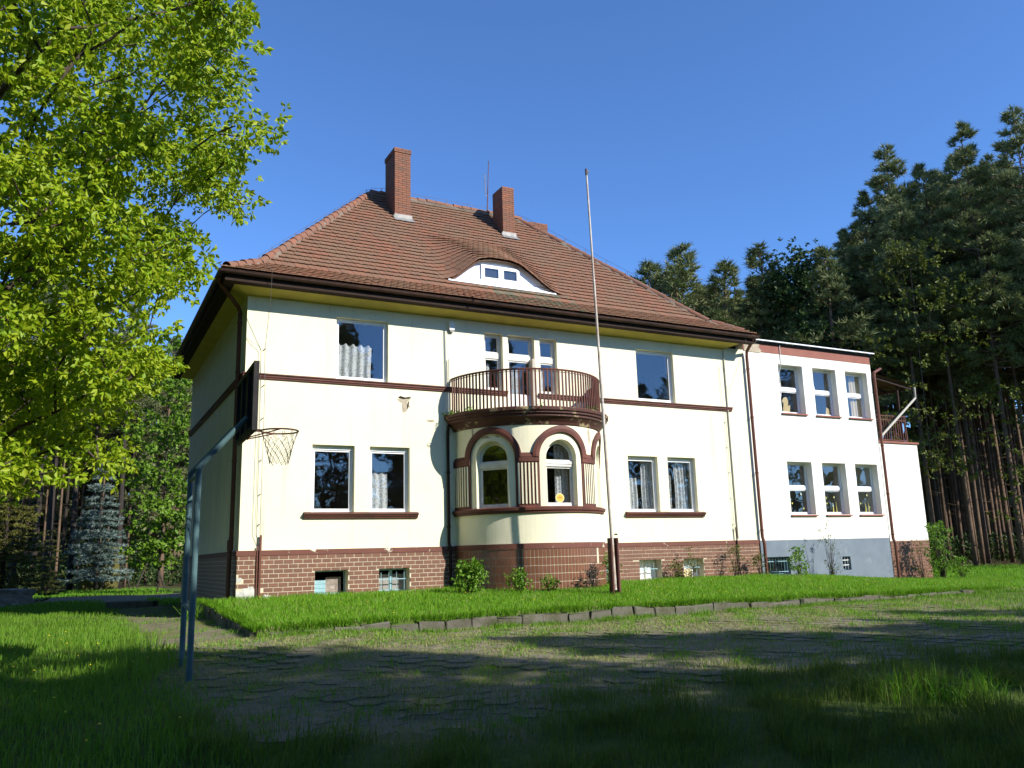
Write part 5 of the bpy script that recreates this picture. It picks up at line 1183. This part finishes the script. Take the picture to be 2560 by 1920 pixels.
def push(x, y, z, depth):           # same bearing and elevation, at the given distance from the yard
    k = depth/((x-CAM.x)*F_.x+(y-CAM.y)*F_.y+(z-CAM.z)*F_.z); return CAM.x+(x-CAM.x)*k, CAM.y+(y-CAM.y)*k, CAM.z+(z-CAM.z)*k
az_s = sorted(azslope(*p) for p in sky_r); AZ = [a for a, _ in az_s]; SLO = [s_ for _, s_ in az_s]
LR = 'slender tall pine with bare orange-brown trunk in the wood beyond the annex'; GR_ = 'pines of the wood beyond the annex'
placed = []
for k, (x, y, z) in enumerate(((30.4, -1.6, 18.6), (32.9, 2.3, 20.4), (31.6, 3.6, 18.6), (30.0, 4.3, 19.6), (29.2, 5.3, 17.5), (28.3, 5.9, 15.6))):
    x, y, z = push(x, y, z, 48+k*1.1); place(protos[(0, 2, 1, 0, 2, 1)[k]], x, y, z-gz1(x, y), LR, GR_, 25, 1.05); placed.append((x, y))
LB = 'dense bushy pine whose top shows behind the villa roof'; GB = 'pines showing behind the roof'
for k, (x, y, z) in enumerate(((30.6, 9.0, 15.3), (28.5, 11.5, 15.9), (29.8, 13.2, 15.0), (26.8, 12.4, 15.1), (24.7, 13.4, 16.1), (23.2, 14.3, 15.2), (25.2, 15.6, 15.4), (23.9, 12.9, 14.7), (27.6, 14.6, 14.6))):
    x, y, z = push(x, y, z+.8, 50+(k*3.7) % 5); place(bushy[k % 2], x, y, z-gz1(x, y), LB, GB, 14, 1.4); placed.append((x, y))
n_ = 0; tries = 0
while n_ < 190 and tries < 9000:
    tries += 1; az = rng.uniform(41, 66); d = 50+rng.random()**1.2*45; x = CAM.x+d*math.sin(R_(az)); y = CAM.y+d*math.cos(R_(az))
    if float(m_wood(x, y)) < .5 or any((x-a)**2+(y-b)**2 < 3.2 for a, b in placed): continue
    hl = float(np.interp(az, AZ, SLO))*d+CAM.z-gz1(x, y); h_ = min(hl*rng.uniform(.80, .96), 31)
    if h_ < 6: continue
    placed.append((x, y)); place(protos[rng.randrange(4)], x, y, h_, LR, GR_, 25); n_ += 1
LL = 'tall pine with bare trunk in the wood behind the side lawn'; GL = 'pines of the wood behind the side lawn'
n_ = 0; tries = 0
while n_ < 75 and tries < 5000:
    tries += 1; az = rng.uniform(-10, 9); d = 56+rng.random()**1.3*36; x = CAM.x+d*math.sin(R_(az)); y = CAM.y+d*math.cos(R_(az))
    if any((x-a)**2+(y-b)**2 < 3.2 for a, b in placed): continue
    h_ = min(.27*d+.8, 22)*rng.uniform(.8, 1.0)
    placed.append((x, y)); place((protos+darkp)[rng.choice((0, 1, 2, 3, 3, 4))], x, y, h_, LL, GL, 25); n_ += 1
for k, (x, y, h_) in enumerate(((-5.2, 32.6, 19), (-3.35, 33.6, 18), (-4.6, 35.5, 19), (-.95, 33.4, 18), (-6.2, 34.2, 19))): place(darkp[0], x, y, h_, 'thick dark-barked pine at the front of the wood behind the side lawn', 'dark-barked pines behind the side lawn', 25)
place(bushy[0], 1.6, 36.5, 15.6, 'grey-green pine crown just above the villa eaves corner', None, 14, 1.2)
# trees standing behind and beside the photographer: they shade the yard and show in the window panes
LC = 'bushy pine across the yard facing the villa'; GC = 'pines across the yard from the villa'
for k, (x, y, h_) in enumerate(((1.5, -25.0, 12.0), (3.6, -23.8, 11.2), (5.0, -25.6, 13.0), (6.0, -24.4, 12.4), (14.6, -25.8, 11.4), (16.8, -24.6, 11.2), (19.3, -25.4, 12.4), (21.6, -25.0, 12.9), (24.2, -26.2, 12.4), (27.5, -25.0, 12.0), (31, -26, 13),
      (2.6, -29, 14.0), (6.6, -30, 14.6), (10, -29.5, 13.8), (15.2, -30.4, 13.6), (17.3, -29.2, 13.4), (20.8, -30, 14.0), (25, -30.5, 14.5), (30, -31, 15), (35, -28, 14), (38, -24, 13), (-3, -29, 13), (-8, -27, 13))): place(bushy[k % 2], x, y, h_, LC, GC, 14, 1.35)
LS = 'unseen bushy pine added beyond the oak to darken the side wall'; GS = 'pines added beyond the oak to block sky light'  # out-of-view pines added so the villa's side wall stays dark
for k, (x, y, h_) in enumerate(((-11, -16, 12), (-14, -11, 14), (-13.5, -5, 13), (-15, 1, 15), (-12.5, 6, 13), (-14, 11, 14), (-12, 16, 13), (-16, -17, 14), (-18, -8, 16), (-19, 4, 16), (-18, 13, 15), (-9.5, -21, 12), (-13, 22, 15), (-10, 27, 14), (-10.5, 1.5, 18), (-10, 8, 19), (-10.5, 13, 19), (-10.5, 19.5, 18), (-12.2, -1.5, 18), (-13, 3.6, 20), (-12.4, 9.5, 20), (-13.5, 15, 20), (-16, 7, 21), (-16.5, -2.5, 20), (-12, -8.5, 16), (-10.8, -12.5, 12))): place(bushy[k % 2], x, y, h_, LS, GS, 14, 1.5)
GN = 'broad low pines added at the near edge of the yard to dim it'  # low pines added out of view, blocking sky light above the foreground
for k, (x, y, h_) in enumerate(((-6.5, -23.5, 9.5), (-2.5, -24.8, 10), (1.2, -22.2, 9.2), (2.7, -21.9, 8.6), (12.6, -21.8, 8.2), (15.4, -21.5, 8.4), (19, -21.8, 8.6), (23, -21.5, 8.2))): place(bushy[k % 2], x, y, h_, 'unseen broad low pine added at the near edge of the yard to dim the foreground', GN, 14, 2.4)
for k, (x, y, h_) in enumerate(((7.2, -25.6, 13.2), (9.5, -26.1, 15.0), (14.2, -25.8, 13.9), (14.4, -24.9, 12.6))): place(protos[3], x, y, h_, 'bare-trunked pine across the yard between broader pines', 'bare-trunked pines across the yard', 25, 1.9)
rr_ = random.Random(31)  # unseen limes added overhead to block sky light from the foreground
for (nm, lb, tx_, ty_, cx_, cy_, cz_, rad) in (('added_lime_tree', 'unseen spreading lime tree added opposite the bay to darken the foreground', 4.8, -19.8, 1.4, -18.4, 6.9, 3.8), ('added_lime_tree', 'unseen spreading lime tree added beside the lawn opposite the oak to darken it', -8.6, -20.5, -6.9, -18.6, 7.4, 3.4), ('added_lime_tree', 'unseen spreading lime tree added between two others to darken the near yard', -1.5, -24.2, -2.2, -18.6, 8.0, 4.2)):
    tg4 = []
    while len(tg4) < 130:
        v = Vector((rr_.uniform(-1, 1), rr_.uniform(-1, 1), rr_.uniform(-1, 1)))
        q_ = Vector((cx_+v.x*rad, cy_+v.y*rad, cz_+v.z*1.3))-CAM; fd = q_.dot(F_)
        if fd > .3 and abs(q_.dot(RT))/fd < .612+2.1/fd and q_.dot(UP)/fd < .46+2.1/fd: continue      # keep the added crown outside the view
        if v.length < 1: tg4.append((cx_+v.x*rad, cy_+v.y*rad, cz_+v.z*1.3))
    broadleaf(nm, lb, 'tree', (tx_, ty_, gz1(tx_, ty_)), [(tx_, ty_, gz1(tx_, ty_)-.2), (tx_, ty_, 2.5), ((tx_+cx_)/2, (ty_+cy_)/2, 5.5), (cx_, cy_, 7)], tg4, .6, 12, 5, .19, .15, 'maple', 'greybark', seed=12, droop=.4)
rr_ = random.Random(41)  # dense unseen limes added to darken the villa's side wall
for (x_, y_, lb) in ((-10.8, 5.5, 'unseen dense lime tree added nearest the oak to darken the side wall'), (-11.2, 12.5, 'unseen dense lime tree added between two others to darken the side wall'), (-11, 19.5, 'unseen dense lime tree added nearest the wood to darken the side wall')):
    tg4 = []
    while len(tg4) < 230:
        v = Vector((rr_.uniform(-1, 1), rr_.uniform(-1, 1), rr_.uniform(-1, 1)))
        if v.length < 1: tg4.append((x_+v.x*3.1, y_+v.y*3.6, 8.2+v.z*7.4))
    broadleaf('added_lime_tree', lb, 'tree', (x_, y_, gz1(x_, y_)), [(x_, y_, gz1(x_, y_)-.2), (x_, y_, 5), (x_, y_, 14)], tg4, .8, 9, 5, .30, .24, 'leafdark', 'greybark', seed=14, droop=.4)
GF = 'tall pines added far across the yard to block low sky light'  # unseen second row, added to cut low sky light in the shade
for k, (x, y, h_) in enumerate(((-6, -40, 19), (1, -42, 20), (8, -41, 20), (15, -43, 21), (22, -42, 20), (29, -43, 21), (36, -41, 20), (43, -36, 19), (46, -27, 18), (-14, -34, 18), (-20, -26, 18))): place(protos[k % 4], x, y, h_, 'unseen tall pine added far across the yard to block low sky light', GF, 25, 1.3)
# ---- broadleaf trees in front of the right-hand wood
rr_ = random.Random(21); tg3 = []
for _ in range(90): th = rr_.uniform(0, 2*PI); z = rr_.uniform(4.5, 17.5); q = rr_.random()**.5*4.2*(1-abs(z-10)/12); tg3.append((37.5+math.cos(th)*q, 9.2+math.sin(th)*q, z))
broadleaf('olive_leaved_tree', 'sparse olive-green young tree in front of the tall pines', 'tree', (37.5, 9.2, gz1(37.5, 9.2)), [(37.5, 9.2, -.6), (37.4, 9.3, 6), (37.6, 9.2, 16.5)], tg3, .95, 12, 5, .20, .12, 'leafolive', 'greybark', droop=.2, flat=.35, r_tip=.005, seed=8)
rr_ = random.Random(22); tg3 = []
for _ in range(70): th = rr_.uniform(0, 2*PI); z = rr_.uniform(1.5, 8.5); q = rr_.random()**.5*3.4; tg3.append((40.6+math.cos(th)*q, 4.3+math.sin(th)*q, z))
broadleaf('understory_tree', 'low spreading olive-green tree at the foot of the pine wood', 'tree', (40.6, 4.3, gz1(40.6, 4.3)), [(40.6, 4.3, -.6), (40.5, 4.3, 4), (40.6, 4.4, 8)], tg3, .9, 8, 5, .20, .12, 'leafolive', 'greybark', droop=.2, flat=.3, r_tip=.006, seed=9)
rr_ = random.Random(23); tg3 = []
for _ in range(150): th = rr_.uniform(0, 2*PI); z = rr_.uniform(4, 18.6); q = rr_.random()**.5*2.9*min(1, (19.4-z)/3.5); tg3.append((35.5+math.cos(th)*q, 15.0+math.sin(th)*q, z))
broadleaf('dark_leaved_tree', 'dense dark green deciduous tree rising above the annex roof', 'tree', (35.5, 15, gz1(35.5, 15)), [(35.5, 15, -.6), (35.5, 15, 8), (35.6, 15, 17.5)], tg3, .95, 16, 5, .25, .16, 'leafdark', 'greybark', droop=.4, flat=.9, seed=10)
# ---- layered conifers on the left
def conifer(name, label, base, Hh, width, tiers, seed, mt, bark, ndl=(7, .13, .022), c0=.08, gaps=0.):
    r = random.Random(seed); root = empty(name, base, 0, label, 'conifer'); m_ = MB(); m_.tube([(0, 0, -.2), (0, 0, Hh)], [.09*Hh/5, .012], 7); P, D = [], []
    for k in range(tiers):
        f = (k+r.random()*.5)/tiers; z = Hh*(c0+(1-c0)*f); nb = r.randint(5, 7)
        for b in range(nb):
            if r.random() < gaps: continue
            th = 2*PI*b/nb+k*.7+r.uniform(-.25, .25); L_ = width*(1-f)**.8*r.uniform(.7, 1.1)+.1; d = Vector((math.cos(th), math.sin(th), 0)); s_ = Vector((-d.y, d.x, 0)); n_ = 6
            pts = [Vector((0, 0, z))+d*L_*g+Vector((0, 0, -.26*L_*math.sin(g*PI*.62)+.10*L_*g)) for g in [q/n_ for q in range(n_+1)]]; m_.tube(pts, [.016*(1-.8*q/n_) for q in range(n_+1)], 4, cap=False)
            for q in range(max(6, int(L_*22))):
                g = r.uniform(.12, 1); i = min(n_-1, int(g*n_)); p = pts[i].lerp(pts[i+1], g*n_-i); e = r.uniform(-1, 1)*L_*.36*(1.08-g); pt = p+s_*e+d*abs(e)*.6+Vector((0, 0, -.05*abs(e)+r.uniform(-.015, .03))); P.append(tuple(pt)); D.append(tuple(d*.8+s_*math.copysign(.7, e)+Vector((0, 0, .12))))
    m_.build('trunk', X[bark], root, smooth=True, fix=False); V = needle_tufts(np.array(P), np.array(D), *ndl, spread=.7); n = len(V)//3
    np_mesh('crown', V, np.arange(len(V)), np.full(n, 3), X[mt], root, np.repeat(nr.random(n//ndl[0]), ndl[0])); return root
conifer('blue_spruce', 'silvery blue spruce with layered drooping branches at the edge of the wood', (-2.1, 31.0, gz1(-2.1, 31)), 7.4, 1.75, 19, 3, 'spruce', 'darkbark', (11, .22, .042), .12, .12)
conifer('yew_conifer', 'bushy yellow-green conifer behind the rough stone block', (-5.7, 18.5, gz1(-6, 18)), 6.2, 2.0, 22, 4, 'conif', 'darkbark', (10, .17, .034), .04)
conifer('young_conifer', 'small yellow-green conifer sapling in front of the dark pine trunks', (-4.4, 29.0, gz1(-4.4, 29)), 3.4, 1.2, 13, 6, 'conif', 'darkbark', (8, .11, .022), .05)
# ---- shrubs at the foot of the walls
def shrub(x, y, Hh, wd, n, label, leafm='shrub', l=.055, w_=.036, name='shrub', seed=1, stems=7, bark='bark', per=5, k=4, group=None, cat='shrub'):
    r = random.Random(seed); z0 = gz1(x, y); tg = []
    for _ in range(n): f = r.random()**.7; th = r.uniform(0, 2*PI); q = r.random()**.5*wd*(.55+.45*math.sin(f*PI)); tg.append((x+math.cos(th)*q, y+math.sin(th)*q*.8, z0+.06+f*(Hh-.06)))
    root = empty(name, (x, y, z0), 0, label, cat, group); bv = Vector((x, y, z0)); m_ = MB()
    for t in tg: v = Vector(t)-bv; s_ = Vector((r.uniform(-.06, .06), r.uniform(-.05, .05), -.03)); m_.tube([s_, s_.lerp(v, .5)+Vector((0, 0, .06*Hh)), v], [.007, .005, .002], 3, cap=False)
    m_.build('stem', X[bark], root, fix=False); P, D, L_, W_ = bunches([tuple(Vector(t)-bv) for t in tg], .10, per, k, l, w_, .1); P[:, 2] = np.maximum(P[:, 2], .01); leaf_object('foliage', P, D, L_, W_, X[leafm], root); return root
shrub(4.95, -1.85, .78, .34, 46, 'fresh green leafy shrub where the round bay meets the villa wall', seed=1, l=.085, w_=.06)
shrub(5.95, -2.35, .50, .24, 18, 'small green shrub at the foot of the tiled bay plinth', seed=2, l=.07, w_=.05)
shrub(6.75, -2.45, .38, .20, 12, 'lowest green seedling at the foot of the tiled bay plinth', seed=3, l=.065, w_=.045)
shrub(8.62, -2.35, .85, .20, 24, 'slender pale green shrub between the bay plinth and the flagpole', seed=4, l=.06, w_=.04)
shrub(8.05, -2.40, .62, .12, 9, 'dark reddish weed against the bay tiles', 'shrubdark', name='weed', seed=5, l=.06, w_=.03)
shrub(7.75, -2.42, .26, .12, 6, 'tiny dark weed tuft against the bay tiles', 'shrubdark', seed=6, l=.05, w_=.03)
shrub(12.25, -.40, .55, .28, 20, 'thin grey-green weed bush between two basement windows', 'leafolive', seed=7, l=.05, w_=.03)
shrub(12.72, -.42, .85, .16, 9, 'tall yellow-flowering weed beside the right basement window', 'conif', seed=8, l=.06, w_=.04)
shrub(14.35, -.45, .95, .30, 16, 'straggly yellowish weed against the brick plinth by the conduit', 'leafolive', seed=9, l=.055, w_=.03)
shrub(15.3, -.45, .65, .25, 14, 'low yellow-green weed by the brown downpipe', 'leafolive', seed=10, l=.055, w_=.035)
shrub(16.85, -.55, .85, .32, 28, 'green shrub in front of the barred annex basement window', seed=11, l=.07, w_=.05)
shrub(18.25, -.55, 1.75, .42, 26, 'tall thin pale twiggy shrub against the grey plinth', 'leafolive', seed=12, l=.05, w_=.03, per=3)
shrub(23.5, -.65, 1.95, .55, 60, 'tall green shrub at the brick corner of the porch', seed=13, l=.085, w_=.05)
shrub(22.7, -.45, 1.3, .35, 22, 'sparse brown twiggy shrub against the porch bricks', 'leafolive', seed=14, l=.05, w_=.03, per=3)
shrub(25.0, -.3, .7, .35, 20, 'low bright green shrub beyond the porch corner', seed=15, l=.08, w_=.05)
r = random.Random(3)
wp, wd_ = [], []
for k in range(9):
    t = -1.5+.9*r.random()**1.5 if k < 7 else r.uniform(-.6, .6); c = B(t, 2.34, 4.53); wp.append(c)
P, D, L_, W_ = bunches(wp, .10, 5, 4, .06, .035, .0); P[:, 2] = np.maximum(P[:, 2], 4.515); o = leaf_object('ledge_weeds', P, D, L_, W_, X['shrub']); tag(o, kind='stuff')
# long grass clumps
for k, (x, y, h_, n, lb) in enumerate(((-1.05, -1.2, .45, 90, 'arching green grass clump at the corner of the villa'), (7.6, -6.9, .28, 70, 'dark grass clump on the edge of the kerb'), (3.5, -15.0, .34, 420, 'tall sunlit grass clump in the foreground'), (4.1, -16.2, .34, 480, 'broad long-bladed grass clump in the foreground beside the sunlit one'))):
    a_ = nr.uniform(0, 2*PI, n); q = nr.random(n)**.5*.22*(1+1.6*(k > 1)); z0 = gz1(x, y)
    P = np.stack([np.cos(a_)*q, np.sin(a_)*q, np.zeros(n)], 1); o = blades('grass_clump', P, nr.uniform(.4, 1.1, n)*h_, .008, X['grass'], .95); o.location = (x, y, z0); del o['kind']; tag(o, lb, 'grass')
# ---- distant wood filling the gaps
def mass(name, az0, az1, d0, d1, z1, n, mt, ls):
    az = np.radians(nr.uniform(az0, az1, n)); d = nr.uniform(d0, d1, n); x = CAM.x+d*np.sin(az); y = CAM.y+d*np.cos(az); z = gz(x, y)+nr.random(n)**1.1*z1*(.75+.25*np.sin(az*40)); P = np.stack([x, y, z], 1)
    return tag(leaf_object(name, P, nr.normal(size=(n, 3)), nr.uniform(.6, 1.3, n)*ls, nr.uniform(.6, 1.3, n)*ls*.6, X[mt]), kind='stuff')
mass('distant_wood', 41, 70, 92, 112, 20, 30000, 'pine', 1.3); mass('distant_wood', -14, 10, 86, 108, 18, 22000, 'pine', 1.3)
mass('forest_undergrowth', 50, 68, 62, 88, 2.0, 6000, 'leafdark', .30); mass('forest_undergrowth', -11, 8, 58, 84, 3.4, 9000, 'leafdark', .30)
mass('distant_wood', 90, 250, 60, 90, 11, 16000, 'pine', 1.1)
import OpenImageIO as oiio, numpy as np, sys
im=oiio.ImageBuf(sys.argv[1] if len(sys.argv)>1 else 'render_main.png').get_pixels(oiio.UINT8)
for n,(x,y,w,h) in {'sky top':(480,0,16,12),'sky tr':(960,16,16,12),'sky mid':(720,192,16,12),'sidewall':(205,470,20,40),'lawn':(560,590,60,10),'lawnL':(60,640,40,15),'fg dark':(500,740,100,20),'roof':(400,250,60,30),'chim':(396,170,10,20),'brick':(330,560,60,10),'wall':(420,440,20,20),'eaveshade':(280,312,30,6),'soffit':(400,314,30,3),'oak':(60,60,80,80),'pineR':(900,230,60,40),'post':(184,600,12,40),'fascia':(400,307,40,3),'yardlit':(700,620,60,8)}.items():
    print(n,im[y:y+h,x:x+w,:3].reshape(-1,3).mean(0).round().astype(int))
